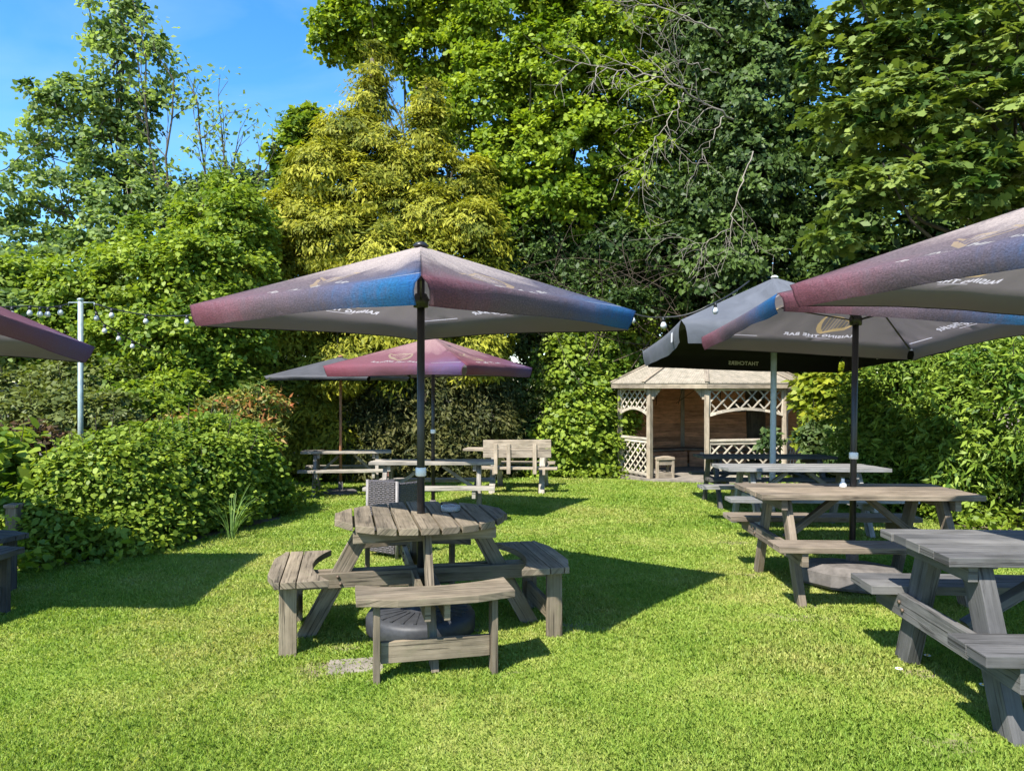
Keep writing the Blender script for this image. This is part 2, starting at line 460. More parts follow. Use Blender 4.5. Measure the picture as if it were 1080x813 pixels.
sl = bpy.data.lights.new('sun', 'SUN'); sl.energy = 4.6; sl.angle = math.radians(.53); sl.color = (1.0, .955, .88)
so = bpy.data.objects.new('sun', sl); link(so); so.rotation_euler = SUNV.to_track_quat('Z', 'Y').to_euler()
so.location = SUNV * 40
cam = bpy.data.cameras.new('camera'); co = bpy.data.objects.new('camera', cam); link(co)
co.location = (0, 0, CAMZ); co.rotation_euler = (PI / 2, 0, 0)
cam.sensor_fit = 'HORIZONTAL'; cam.sensor_width = 36; cam.lens = 36 * F / 1080; cam.clip_end = 2000; cam.clip_start = .05
S.camera = co
vs = S.view_settings; vs.view_transform = 'Standard'; vs.look = 'None'; vs.gamma = 1; vs.exposure = 1.38; vs.use_curve_mapping = False
S.render.engine = 'CYCLES'
try:
    S.cycles.max_bounces = 7; S.cycles.diffuse_bounces = 3; S.cycles.transmission_bounces = 5; S.cycles.transparent_max_bounces = 6
    S.cycles.use_denoising = True; S.cycles.caustics_refractive = False; S.cycles.caustics_reflective = False
except Exception: pass

# ------------------------------------------------------------------ ground and lawn
LAWN = [(-30, -8), (-9, 3.8), (-5.6, 5.9), (-4.0, 6.55), (-3.35, 7.6), (-2.95, 9.4), (-3.6, 11.5), (-4.2, 14.6), (0.8, 15.7), (2.2, 15.6), (2.7, 15.05), (3.9, 14.6), (5.2, 14.0), (5.6, 11), (5.3, 8.6), (6.6, 6.0), (9, 3), (30, -8)]
LA = np.array(LAWN)
def in_lawn(x, y):
    x = np.asarray(x); y = np.asarray(y); r = np.zeros(x.shape, bool)
    n = len(LA)
    for i in range(n):
        x0, y0 = LA[i]; x1, y1 = LA[(i + 1) % n]
        c = ((y0 > y) != (y1 > y)) & (x < (x1 - x0) * (y - y0) / (y1 - y0 + 1e-12) + x0)
        r ^= c
    return r
BARE = [(-.83, 4.05, .16, .10), (2.22, 3.98, .16, .12), (2.45, 3.0, .30, .12), (-.55, 4.6, .45, .3), (-1.0, 4.35, .12, .12), (.45, 4.8, .15, .15), (2.6, 5.9, .5, .3), (2.0, 6.2, .15, .15), (3.0, 3.6, .5, .25), (2.15, 5.3, .14, .12), (-1.0, 4.03, .24, .16), (-.72, 3.9, .10, .08), (-.05, 3.95, .10, .08), (-1.45, 4.2, .16, .12), (.42, 4.75, .2, .16), (1.95, 5.0, .35, .14), (1.9, 3.2, .2, .16), (-3.9, 4.6, .3, .25), (-1.3, 8.9, .5, .15), (2.3, 7.7, .3, .15)]
def soil_at(x, y):
    x = np.asarray(x, float); y = np.asarray(y, float)
    s = np.where(in_lawn(x, y), 0.0, 1.0)
    for cx, cy, rx, ry in BARE:
        q = np.sqrt(((x - cx) / rx) ** 2 + ((y - cy) / ry) ** 2)
        s = np.maximum(s, np.clip(1.5 - q, 0, 1) * .62)
    return s
gx = np.concatenate([[-400, -150, -60, -30, -18, -12], np.arange(-9, 9.01, .12), [12, 18, 30, 60, 150, 400]])
gy = np.concatenate([[-120, -40, -15, -6, -2], np.arange(0, 18.01, .12), [20, 24, 30, 45, 80, 160, 500]])
XX, YY = np.meshgrid(gx, gy)
ZZ = np.where(YY < 60, gz(XX, np.minimum(YY, 26)), gz(XX, 26.0))
me = bpy.data.meshes.new('lawn')
nxx, nyy = len(gx), len(gy)
idx = np.arange(nxx * nyy).reshape(nyy, nxx)
quads = np.stack([idx[:-1, :-1], idx[:-1, 1:], idx[1:, 1:], idx[1:, :-1]], -1).reshape(-1, 4)
me.from_pydata(np.stack([XX.ravel(), YY.ravel(), ZZ.ravel()], -1).tolist(), [], quads.tolist())
a = me.attributes.new('soil', 'FLOAT', 'POINT'); a.data.foreach_set('value', soil_at(XX.ravel(), YY.ravel()).astype(np.float32))
me.polygons.foreach_set('use_smooth', np.ones(len(me.polygons), bool))
me.materials.append(M['ground']); me.update()
props(link(bpy.data.objects.new('lawn', me)), kind='structure')

# ------------------------------------------------------------------ numpy foliage
def mesh_np(name, verts, nf, per, mat, parent=None, tint=None, faces=None):
    """verts (N*per,3): one face per leaf of 'per' corners"""
    me = bpy.data.meshes.new(name)
    nv = len(verts)
    me.vertices.add(nv); me.vertices.foreach_set('co', verts.astype(np.float32).ravel())
    loops = np.arange(nv, dtype=np.int32) if faces is None else faces.astype(np.int32).ravel()
    npoly = len(loops) // per
    me.loops.add(len(loops)); me.loops.foreach_set('vertex_index', loops)
    me.polygons.add(npoly)
    me.polygons.foreach_set('loop_start', np.arange(0, len(loops), per, dtype=np.int32))
    me.polygons.foreach_set('loop_total', np.full(npoly, per, np.int32))
    me.update(calc_edges=True)
    if tint is not None:
        at = me.attributes.new('tint', 'FLOAT', 'FACE'); at.data.foreach_set('value', tint.astype(np.float32))
    me.materials.append(mat)
    o = bpy.data.objects.new(name, me)
    return link(o, parent)

TEMPL = {
    'oval': np.array([(0, 0, 0), (.45, .30, .07), (1, 0, -.06), (.45, -.30, .07)]),
    'round': np.array([(0, 0, 0), (.3, .36, .05), (.75, .30, .03), (1, 0, -.08), (.75, -.30, .03), (.3, -.36, .05)]),
    'lance': np.array([(0, 0, 0), (.4, .15, .04), (1, 0, -.12), (.4, -.15, .04)]),
    'spray': np.array([(0, 0, 0), (.35, .17, .02), (1, .03, -.12), (.45, -.15, .02)]),
    'maple': np.array([(0, 0, 0), (.02, .28, -.02), (.22, .22, .03), (.42, .55, -.08), (.52, .24, .03), (.78, .34, -.03), (1, 0, -.10), (.78, -.34, -.03), (.52, -.24, .03), (.42, -.55, -.08), (.22, -.22, .03), (.02, -.28, -.02)]),
}
def norm(a):
    return a / np.maximum(np.linalg.norm(a, axis=-1, keepdims=True), 1e-9)

def leaves(centers, normals, axes, sizes, shape):
    n = norm(normals)
    t = norm(axes - n * np.sum(axes * n, -1, keepdims=True))
    b = np.cross(n, t)
    T = TEMPL[shape]
    s = sizes[:, None, None]
    v = centers[:, None, :] + s * (T[None, :, 0:1] * t[:, None, :] + T[None, :, 1:2] * b[:, None, :] + T[None, :, 2:3] * n[:, None, :])
    return v.reshape(-1, 3), len(T)

def clump_points(ells, n, shell=(.55, 1.02), front=.65):
    """clump centres on and near the surface of a union of ellipsoids"""
    ells = np.array(ells, float)      # cx cy cz rx ry rz
    area = (ells[:, 3] * ells[:, 5]) ** .8 + .0
    out_p, out_d = [], []
    while sum(len(p) for p in out_p) < n:
        k = rng.choice(len(ells), n, p=area / area.sum())
        e = ells[k]
        d = norm(rng.normal(size=(n, 3)))
        flip = (d[:, 1] > 0) & (rng.random(n) < front)
        d[flip, 1] *= -1
        r = rng.uniform(shell[0], shell[1], n) ** .7
        p = e[:, :3] + d * r[:, None] * e[:, 3:]
        inside = np.zeros(n, bool)
        for q in ells:
            m = np.sum(((p - q[:3]) / q[3:]) ** 2, -1) < .42
            inside |= m
        keep = ~inside | (rng.random(n) < .12)
        out_p.append(p[keep]); out_d.append(norm(d[keep] / e[keep, 3:]))
    P_ = np.concatenate(out_p)[:n]; D_ = np.concatenate(out_d)[:n]
    return P_, D_

CL = .76
SHELL_OUT = 1.2
def foliage(name, ells, nclump, per, size, mat, parent, shape='oval', spread=.34, flat=.55, up=.75, out=.55, rand=.55, droop=.0, shell=(.55, 1.02), tint_bias=0.0, extra=None, front=.65, zmin=None):
    P_, D_ = clump_points(ells, int(nclump * 1.05), (shell[0], SHELL_OUT if shell[1] == 1.02 else shell[1]), front)
    if extra is not None and len(extra):
        ex = np.array(extra, float); P_ = np.concatenate([P_, ex]); D_ = np.concatenate([D_, norm(rng.normal(size=ex.shape) + [0, -.3, .5])])
    n = len(P_)
    csz = rng.uniform(.5, 1.5, n) * spread * CL
    ctint = np.clip(rng.normal(.46, .30, n), 0, 1)
    k = np.repeat(np.arange(n), per)
    off = norm(rng.normal(size=(n * per, 3))) * (rng.random((n * per, 1)) ** .45) * csz[k][:, None]
    # clumps are flattened plates whose outer side hangs a little
    off[:, 2] *= flat
    off[:, 2] -= np.sum(off[:, :2] * D_[k][:, :2], -1) * .35
    c = P_[k] + off
    if zmin is not None:
        g = gz(c[:, 0], c[:, 1]) + zmin
        c[:, 2] = np.maximum(c[:, 2], g + rng.random(len(c)) * .12)
    nr = up * np.array([0, 0, 1.]) + out * D_[k] + rand * rng.normal(size=c.shape)
    ax = D_[k] * .6 + rng.normal(size=c.shape) * .8 + np.array([0, 0, -droop]) + off * .8 / np.maximum(csz[k][:, None], .01)
    sz = size * rng.uniform(.45, 1.45, len(c))
    v, m = leaves(c, nr, ax, sz, shape)
    tint = np.clip(ctint[k] + rng.normal(0, .16, len(c)) + tint_bias, 0, 1)
    return mesh_np(name, v, len(c), m, mat, parent, tint), P_

def ell(px, py, d, rx, ry, rd):
    """an ellipsoid of crown: centre seen at (px, py) at distance d, radii in photo pixels, depth radius in metres"""
    return (W(px, d), d, H(py, d), rx * d / F, rd, ry * d / F)

def limbs(mb, base, targets, r0, sag=.1, n=6, sides=6, rtip=.012, frac=(.25, .8)):
    base = Vector(base)
    for tg in targets:
        tg = Vector(tg)
        a = random.uniform(*frac)
        st = base.copy(); st.z = base.z + (tg.z - base.z) * a * .8
        pts = []; 
        for i in range(n + 1):
            u = i / n
            p = st.lerp(tg, u)
            p += Vector((0, 0, math.sin(u * PI) * sag * (tg - st).length * -.5)) + Vector((random.gauss(0, 1), random.gauss(0, 1), random.gauss(0, 1))) * .02 * (tg - st).length
            pts.append(p)
        mb.tube(pts, [max(rtip, r0 * (1 - .9 * i / n)) for i in range(n + 1)], sides, cap=False)

def trunk_path(base, top, wob=.1, n=8):
    base, top = Vector(base), Vector(top)
    return [base.lerp(top, i / n) + Vector((random.gauss(0, wob), random.gauss(0, wob), 0)) * (0 if i == 0 else 1) for i in range(n + 1)]

def tree(name, label, base, top, r0, ells, nclump, per, size, mat, shape='oval', nl=14, bark='bark', cat='tree', **kw):
    t = thing(name, label, cat, (0, 0, 0))
    bz = G(base[0], base[1]) - .05
    t.location = (base[0], base[1], bz)
    inv = Vector((-base[0], -base[1], -bz))
    fol, P_ = foliage('crown', ells, nclump, per, size, M[mat], t, shape, **kw)
    fol.location = inv
    mb = MB()
    path = trunk_path((base[0], base[1], bz), top, .08)
    mb.tube(path, [r0 * (1 - .8 * i / 8) for i in range(9)], 10)
    idx = rng.choice(len(P_), min(nl, len(P_)), replace=False)
    for i in idx:
        j = random.randint(2, 7)
        limbs(mb, path[j], [P_[i]], r0 * .35 * (1 - .08 * j), .1, frac=(0, .05))
    tr = mb.build('trunk', M[bark], t); tr.location = inv
    return t

def shrub(name, label, ells, nclump, per, size, mat, shape='oval', cat='shrub', stems=9, bark='bark_brown', **kw):
    e = np.array(ells)
    bx, by = float(e[:, 0].mean()), float(e[:, 1].mean())
    bz = G(bx, by)
    t = thing(name, label, cat, (bx, by, bz))
    fol, P_ = foliage('foliage', ells, nclump, per, size, M[mat], t, shape, zmin=.02, **kw)
    fol.location = (-bx, -by, -bz)
    if stems:
        mb = MB(); stems = int(stems * 2.2)
        for i in rng.choice(len(P_), min(stems, len(P_)), replace=False):
            q = Vector(P_[i]); b = Vector((bx + (q.x - bx) * .35, by + (q.y - by) * .35, 0)); b.z = G(b.x, b.y) - .03
            m_ = b.lerp(q, .5) + Vector((random.gauss(0, .06), random.gauss(0, .06), .05))
            q2 = q + (q - m_).normalized() * random.uniform(.05, .28) + Vector((0, 0, random.uniform(0, .1)))
            mb.tube([b, m_, q, q2], [.020, .013, .006, .003], 5, cap=False)
        s = mb.build('stem', M[bark], t); s.location = (-bx, -by, -bz)
    return t

# ------------------------------------------------------------------ trees and shrubs
def wood_mass():
    E = [ell(430, 260, 25, 200, 130, 2), ell(650, 190, 25, 170, 200, 2), ell(820, 300, 24, 160, 130, 2), ell(1010, 250, 24, 170, 150, 2), ell(1180, 220, 23, 140, 220, 2), ell(90, 370, 24, 230, 80, 2), ell(700, 430, 23, 330, 70, 1.5), ell(250, 400, 24, 200, 90, 1.5), ell(-120, 330, 24, 160, 110, 2), ell(780, 90, 25, 60, 130, 1.5), ell(640, 270, 22, 130, 80, 1.0), ell(600, 330, 20, 150, 60, 1.0), ell(620, 250, 21, 60, 60, .8), ell(690, 260, 21, 60, 60, .8), ell(740, 290, 20, 60, 60, .8), ell(560, 270, 21, 60, 60, .8)]
    o, _ = foliage('woodland', E, 2300, 42, .32, M['leaf_dark'], None, 'oval', spread=.75, shell=(.2, 1.0), front=.5)
    props(o, kind='stuff')
wood_mass()

tree('sycamore_tree', 'tall airy sycamore against the blue sky at the left', (W(135, 19), 19.3), P(125, 0, 19), .17,
     [ell(112, 5, 19, 17, 45, .7), ell(140, 30, 19, 14, 45, .6), ell(122, 90, 19, 24, 50, .8), ell(85, 108, 18.6, 26, 22, .7), ell(52, 105, 18.4, 20, 18, .6), ell(62, 138, 18.4, 26, 17, .6), ell(125, 160, 19, 40, 34, 1), ell(20, 158, 18, 24, 14, .6), ell(40, 196, 18, 40, 20, .8), ell(8, 210, 17.6, 35, 24, .8), ell(18, 262, 17.5, 50, 34, .9), ell(90, 220, 18.6, 50, 32, 1), ell(160, 205, 19, 32, 26, .8), ell(172, 60, 19, 11, 18, .4), ell(168, 100, 19, 12, 14, .4), ell(150, 120, 19, 12, 24, .4), ell(70, 290, 17.6, 55, 40, .9), ell(130, 215, 18.2, 42, 26, .9), ell(185, 218, 18.6, 30, 22, .8), ell(225, 205, 19, 24, 16, .6), ell(115, 185, 18.8, 34, 24, .8), ell(125, 250, 17.4, 44, 28, .9), ell(175, 252, 17.6, 36, 26, .9), ell(90, 275, 17, 44, 28, .9), ell(150, 285, 17, 40, 26, .9)],
     700, 44, .115, 'leaf_cool', 'round', nl=34, spread=.36, flat=.6, droop=.2, rand=.65, front=.5)

def bare_tree():
    base = Vector((W(205, 18), 18.2, G(-7.8, 18)))
    t = thing('sapling', 'thin half bare sapling with a few leaf tufts against the sky', 'tree', base)
    mb = MB(); tips = []
    def grow(p, d, L, r, lev):
        n = 5; path = [p.copy()]; q = p.copy(); dd = d.copy()
        for i in range(n):
            dd = (dd + Vector((random.gauss(0, .07), random.gauss(0, .05), random.gauss(.02, .04)))).normalized(); q = q + dd * (L / n); path.append(q.copy())
        mb.tube([a - base for a in path], [max(.006, r * (1 - .7 * i / n)) for i in range(n + 1)], 5, cap=False)
        if lev == 0: tips.append(q); return
        for k in range(random.randint(2, 4)):
            i = random.randint(2, n)
            a = random.uniform(-.75, .75)
            nd = (Matrix.Rotation(a, 3, 'Y') @ dd + Vector((0, random.gauss(0, .25), .15))).normalized()
            grow(path[i], nd, L * random.uniform(.4, .65), r * .5, lev - 1)
    for (px, py, r, L) in ((185, 85, .05, 1), (208, 110, .045, 1), (232, 150, .04, 1), (252, 165, .04, 1), (150, 60, .05, 1), (270, 190, .035, 1)):
        s = base + Vector((random.uniform(-.2, .2), 0, 3.0)); e = P(px, py, 18.2)
        path = [s.lerp(e, i / 7) + Vector((random.gauss(0, .05) * (i > 0) + .35 * math.sin(i / 7 * PI) * (-1 if px < 205 else .6), 0, 0)) for i in range(8)]
        mb.tube([a - base for a in path], [r * (1 - .75 * i / 7) + .005 for i in range(8)], 6, cap=False)
        tips.append(e)
        for i in range(3, 8):
            for _ in range(2):
                nd = ((e - s).normalized() + Vector((random.gauss(0, .55), random.gauss(0, .3), .2))).normalized(); grow(path[i], nd, random.uniform(.5, 1.1), .016, 1)
    mb.tube([Vector((0, 0, -.1)), Vector((.05, 0, 1.6)), Vector((0, 0, 3.05))], [.11, .09, .07], 8)
    mb.build('trunk', M['bark'], t)
    tp = [tuple(q) for q in tips if random.random() < .55]
    P_ = np.array(tp); k = np.repeat(np.arange(len(P_)), 16)
    c = P_[k] + rng.normal(size=(len(k), 3)) * [.2, .2, .14]
    v, m = leaves(c, rng.normal(size=c.shape) * .6 + [0, 0, .8], rng.normal(size=c.shape), .15 * rng.uniform(.6, 1.3, len(c)), 'oval')
    f = mesh_np('crown', v, 0, m, M['leaf_cool'], t, rng.uniform(.3, 1, len(c))); f.location = -base
bare_tree()

tree('broadleaf_tree', 'broad mid green tree leaning over the left shrubs behind the lights', (W(170, 13.6), 13.8), P(170, 260, 13.6), .16,
     [ell(215, 262, 13.9, 30, 30, .8), ell(252, 232, 14.2, 26, 34, .8), ell(95, 310, 13.4, 40, 36, .9), ell(150, 300, 13.5, 40, 38, 1), ell(205, 295, 13.4, 40, 36, 1), ell(250, 295, 13.7, 30, 44, .9), ell(70, 355, 13.2, 44, 34, .9), ell(130, 360, 13, 46, 36, 1), ell(190, 355, 13, 46, 38, 1), ell(245, 350, 13.4, 36, 44, .9), ell(115, 405, 12.8, 56, 32, .9), ell(210, 405, 13, 52, 36, .9), ell(35, 310, 13.6, 34, 36, .8), ell(150, 262, 14.0, 14, 26, .5), ell(236, 215, 14.4, 12, 24, .4), ell(200, 232, 14.2, 10, 24, .4), ell(268, 258, 14.2, 16, 30, .5)],
     1200, 70, .08, 'leaf_mid', 'round', nl=16, spread=.36, droop=.3, tint_bias=.08, shell=(.45, 1.38))
tree('broadleaf_tree', 'leafy tree at the far left edge beneath the airy sycamore', (W(-60, 13), 13.4), P(-30, 310, 13), .10,
     [ell(-30, 335, 13, 50, 40, 1.0), ell(15, 350, 12.8, 42, 36, .9), ell(10, 300, 13.6, 30, 26, .7)],
     300, 46, .115, 'leaf_cool', 'round', nl=8, spread=.34)
tree('conifer_tree', 'dark conifer whose tips show between the sycamore and the golden conifer', (W(235, 20), 20.5), P(240, 200, 20), .16,
     [ell(205, 235, 20, 14, 48, .8), ell(235, 240, 20, 18, 55, .8), ell(262, 228, 20, 16, 45, .8), ell(225, 290, 20, 60, 50, 1)],
     260, 46, .22, 'leaf_dark', 'spray', nl=4, spread=.4, up=.3, out=.8, tint_bias=.1)

GK = dict(spread=.46, flat=.42, up=.45, out=.8, rand=.36, droop=.8)
tree('golden_conifer', 'broad golden conifer with a grey green tip, left of the round-headed trees', (W(375, 17), 17.6), P(388, 60, 17), .24,
     [ell(394, 70, 17.4, 10, 26, .4), ell(388, 108, 17.4, 18, 28, .6), ell(372, 148, 17, 28, 32, .9), ell(400, 160, 17, 20, 34, .8), ell(345, 190, 16.6, 34, 36, 1.1), ell(385, 210, 16.6, 36, 40, 1.2), ell(318, 240, 16.4, 36, 36, 1.2), ell(360, 262, 16.2, 42, 42, 1.3), ell(405, 275, 16.2, 34, 40, 1.2), ell(300, 300, 16, 36, 40, 1.1), ell(340, 330, 15.8, 48, 40, 1.3), ell(395, 345, 15.8, 50, 44, 1.3), ell(310, 370, 15.8, 44, 36, 1.1), ell(375, 385, 15.6, 60, 34, 1.2), ell(425, 235, 16.6, 26, 44, .9), ell(430, 300, 16.2, 34, 44, 1), ell(285, 262, 16.6, 26, 34, .9), ell(272, 330, 16.2, 30, 46, 1), ell(420, 190, 16.9, 18, 34, .7)],
     860, 150, .125, 'leaf_gold', 'spray', nl=8, **GK)
tree('golden_conifer', 'narrower golden conifer with the forked spire, right behind the mid lawn parasol', (W(465, 17.2), 17.8), P(452, 90, 17.2), .2,
     [ell(452, 112, 17.4, 12, 26, .5), ell(450, 150, 17.2, 20, 32, .7), ell(462, 190, 17, 24, 32, .8), ell(500, 205, 17, 18, 38, .7), ell(455, 235, 16.6, 30, 36, 1), ell(500, 255, 16.4, 30, 40, 1), ell(460, 290, 16.2, 40, 40, 1.1), ell(505, 320, 16, 34, 44, 1), ell(450, 345, 16, 44, 44, 1.1), ell(500, 370, 16, 34, 36, 1)],
     480, 150, .125, 'leaf_gold', 'spray', nl=8, **GK)
shrub('golden_conifer', 'low spreading golden conifer behind the wooden pole of the black parasol',
      [ell(275, 415, 15.2, 38, 36, .8), ell(320, 425, 15.4, 42, 44, .8), ell(300, 470, 15.2, 40, 38, .7), ell(345, 465, 15.3, 34, 40, .7), ell(265, 455, 15.0, 24, 36, .6)],
      360, 90, .115, 'leaf_gold', 'spray', cat='conifer', stems=8, spread=.36, flat=.7, up=.4, out=.8, rand=.5, droop=.4)
shrub('shade_toned_conifer', 'conifer hedge, its olive leaf colour darkened for shade, behind the back picnic table and pink parasol',
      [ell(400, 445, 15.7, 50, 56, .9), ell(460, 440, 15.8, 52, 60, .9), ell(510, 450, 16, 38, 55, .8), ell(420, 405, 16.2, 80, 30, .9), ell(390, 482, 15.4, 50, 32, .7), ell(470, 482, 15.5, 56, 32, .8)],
      620, 80, .12, 'leaf_shade_olive', 'spray', cat='conifer', stems=10, spread=.36, flat=.7, up=.4, out=.8, rand=.5, droop=.4)
tree('broadleaf_tree', 'small round green tree peeping out left of the golden conifer', (W(318, 23), 23), P(318, 150, 23), .14,
     [ell(322, 135, 23, 17, 22, .7), ell(312, 165, 23, 20, 24, .8), ell(330, 175, 23, 18, 26, .8), ell(320, 215, 23, 26, 40, .9)],
     150, 46, .22, 'leaf_mid', 'oval', nl=6, spread=.4)
tree('sycamore_tree', 'bright sycamore cut off by the top of the photo above the golden conifers', (W(450, 21), 21.5), P(450, 40, 21), .26,
     [ell(362, 30, 21, 34, 26, .9), ell(352, 48, 21, 20, 14, .7), ell(420, 8, 21, 60, 34, 1.4), ell(455, 55, 21, 34, 36, 1.1), ell(400, 40, 21, 30, 22, .9), ell(480, 20, 21, 50, 50, 1.4), ell(465, 110, 21.4, 24, 45, .9), ell(430, -40, 21, 90, 40, 1.6)],
     580, 70, .125, 'leaf_bright', 'round', nl=14, spread=.42)
tree('sycamore_tree', 'great lime green sycamore filling the top middle of the photo', (W(590, 19), 19.6), P(590, 40, 19), .32,
     [ell(530, 40, 19, 55, 55, 1.5), ell(520, 110, 18.6, 45, 50, 1.3), ell(585, 90, 18.4, 60, 60, 1.6), ell(640, 40, 18.6, 70, 55, 1.6), ell(545, 175, 18.2, 45, 45, 1.3), ell(610, 160, 18, 60, 50, 1.5), ell(665, 120, 18, 55, 55, 1.4), ell(675, 190, 17.8, 45, 45, 1.2), ell(580, 220, 17.8, 60, 40, 1.3), ell(560, -20, 19, 110, 50, 1.8), ell(700, 30, 18.6, 45, 55, 1.3), ell(690, 235, 17.4, 30, 22, .7), ell(520, 240, 17.6, 40, 40, 1)],
     1350, 76, .11, 'leaf_bright', 'round', nl=22, spread=.40, droop=.2)
# ivy-clad tree with dead branches
iv = tree('ivy_clad_tree', 'dark ivy-clad tree with pale dead branches reaching left over the gazebo', (W(805, 17), 17.4), P(800, -40, 17), .30,
     [ell(800, 20, 17, 45, 60, 1), ell(795, 110, 16.8, 42, 70, 1), ell(790, 200, 16.6, 48, 70, 1.1), ell(760, 140, 17, 34, 60, .9), ell(835, 190, 16.8, 36, 70, .9), ell(780, 290, 16.4, 70, 60, 1.2), ell(850, 280, 16.6, 45, 60, 1), ell(735, 60, 17.4, 40, 50, 1), ell(720, 120, 17.6, 34, 50, .9), ell(840, 60, 17.2, 18, 60, .6), ell(760, -20, 17.4, 60, 40, 1.1), ell(745, 225, 16.8, 40, 40, .9), ell(705, 200, 17.2, 34, 44, .9), ell(715, 270, 16.8, 44, 34, .9), ell(690, 150, 17.8, 30, 40, .8), ell(870, 200, 16.8, 34, 70, .9), ell(650, 265, 17.4, 50, 34, .9), ell(600, 285, 17.6, 50, 34, .9)],
     1550, 56, .13, 'leaf_dark', 'oval', nl=6, spread=.34, out=.9, up=.3, tint_bias=.05)
def dead_branches():
    b0 = iv.location
    mb = MB()
    def twig(path, r0):
        mb.tube([Vector(q) - b0 for q in path], [max(.0035, .6 * r0 * (1 - .8 * i / (len(path) - 1))) for i in range(len(path))], 5, cap=False)
    def sub(path, r, lev, lo=.25):
        n = len(path)
        for i in range(int(n * lo), n):
            if random.random() < .75:
                d = (path[min(i + 1, n - 1)] - path[max(0, i - 1)]).normalized()
                a = random.choice((-1, 1)) * random.uniform(.35, 1.0)
                d = (Matrix.Rotation(a, 3, 'Y') @ d + Vector((0, random.gauss(0, .3), 0))).normalized()
                L = random.uniform(.35, 1.15) * (1 if lev == 2 else .55); q = path[i].copy(); pp = [q.copy()]
                for k in range(6):
                    d = (d + Vector((random.gauss(0, .16), random.gauss(0, .1), random.gauss(-.03, .16)))).normalized(); q = q + d * L / 6; pp.append(q.copy())
                twig(pp, r * .45)
                if lev > 1: sub(pp, r * .45, lev - 1, .3)
    def main(px, r, d):
        pts = [P(a, b, d + c) for a, b, c in px]
        path = []
        for i in range(len(pts) - 1):
            for k in range(5): path.append(pts[i].lerp(pts[i + 1], k / 5) + Vector((random.gauss(0, .03), random.gauss(0, .03), random.gauss(0, .03))))
        path.append(pts[-1]); twig(path, r); return path
    sub(main([(792, 136, .6), (760, 118, 0), (725, 98, -.4), (690, 80, -.6), (640, 72, -.8), (598, 62, -1)], .05, 15.8), .045, 2)
    sub(main([(722, 97, -.3), (716, 112, -.5), (700, 135, -.6), (680, 165, -.7), (678, 188, -.7)], .026, 15.8), .022, 2)
    sub(main([(763, 120, -.1), (752, 145, -.4), (738, 165, -.6), (730, 185, -.6)], .022, 15.8), .02, 1)
    sub(main([(792, 160, 0), (780, 200, -.4), (770, 240, -.6), (745, 255, -.8), (720, 262, -.9)], .028, 15.4), .022, 2)
    sub(main([(770, 45, .3), (740, 25, -.2), (700, 8, -.6), (660, 0, -.8), (620, -6, -.9)], .045, 16.2), .035, 2)
    sub(main([(760, 78, .3), (735, 70, -.2), (712, 60, -.5), (690, 40, -.6), (670, 30, -.6)], .03, 16.2), .026, 2)
    sub(main([(810, 10, 0), (798, -20, -.2), (800, -40, -.2)], .03, 15.8), .02, 1)
    mb.build('dead_branch', M['bark_pale'], iv)
dead_branches()
# bramble thicket of bare brown stems
def thicket():
    base = Vector((W(660, 16.4), 16.6, G(2.6, 16.6)))
    t = thing('bramble_thicket', 'tangle of bare brown bramble stems between the lime green tree and the gazebo', 'brambles', base)
    mb = MB()
    for i in range(120):
        px = random.uniform(530, 775); py = random.uniform(225, 330)
        s = P(px + random.gauss(0, 70), random.uniform(300, 430), 16.6 + random.uniform(-.6, .8)); e = P(px, py, 16.0 + random.uniform(-.7, .7))
        n = 7; path = []
        bend = Vector((random.gauss(0, .7), random.gauss(0, .4), random.uniform(-.3, .7)))
        for k in range(n + 1):
            u = k / n; path.append(s.lerp(e, u) + bend * math.sin(u * PI) + Vector((random.gauss(0, .03), random.gauss(0, .03), random.gauss(0, .03))) - base)
        r = random.uniform(.006, .016)
        mb.tube(path, [r * (1 - .7 * k / n) for k in range(n + 1)], 4, cap=False)
    mb.build('stem', M['bark_brown'], t)
    E = [ell(540, 290, 17, 40, 30, .7), ell(620, 305, 16.8, 45, 18, .6), ell(662, 318, 16, 22, 14, .4), ell(560, 255, 17.2, 30, 25, .6), ell(720, 300, 17.2, 45, 30, .6), ell(770, 330, 16.8, 40, 30, .6)]
    f, _ = foliage('foliage', E, 420, 50, .11, M['leaf_dark'], t, 'oval', spread=.32); f.location = -base
thicket()

# right: large-leaved maple hanging over the right parasols
mp = tree('maple_tree', 'large-leaved maple hanging over the right hand parasols', (W(1130, 12), 12.4), P(1120, 20, 12), .28,
     [ell(985, 30, 11.4, 70, 45, 1.0), ell(1070, 60, 11, 80, 60, 1.1), ell(930, 70, 11.6, 40, 34, .8), ell(960, 120, 11, 60, 36, .9), ell(1050, 140, 10.6, 80, 45, 1), ell(905, 130, 11.2, 34, 26, .6), ell(960, 185, 10.6, 55, 28, .8), ell(1030, 200, 10.4, 55, 28, .8), ell(905, 205, 11, 26, 22, .5), ell(1120, 190, 10.4, 70, 60, 1), ell(1140, 90, 10.8, 80, 90, 1.2), ell(900, 15, 11.8, 40, 30, .7), ell(870, 60, 12.2, 22, 40, .5), ell(868, 130, 12, 20, 30, .4), ell(885, 248, 11.2, 22, 12, .4)],
     430, 40, .138, 'leaf_maple', 'maple', nl=30, spread=.36, flat=.30, up=1.0, out=.35, rand=.40, droop=.35, front=.5)
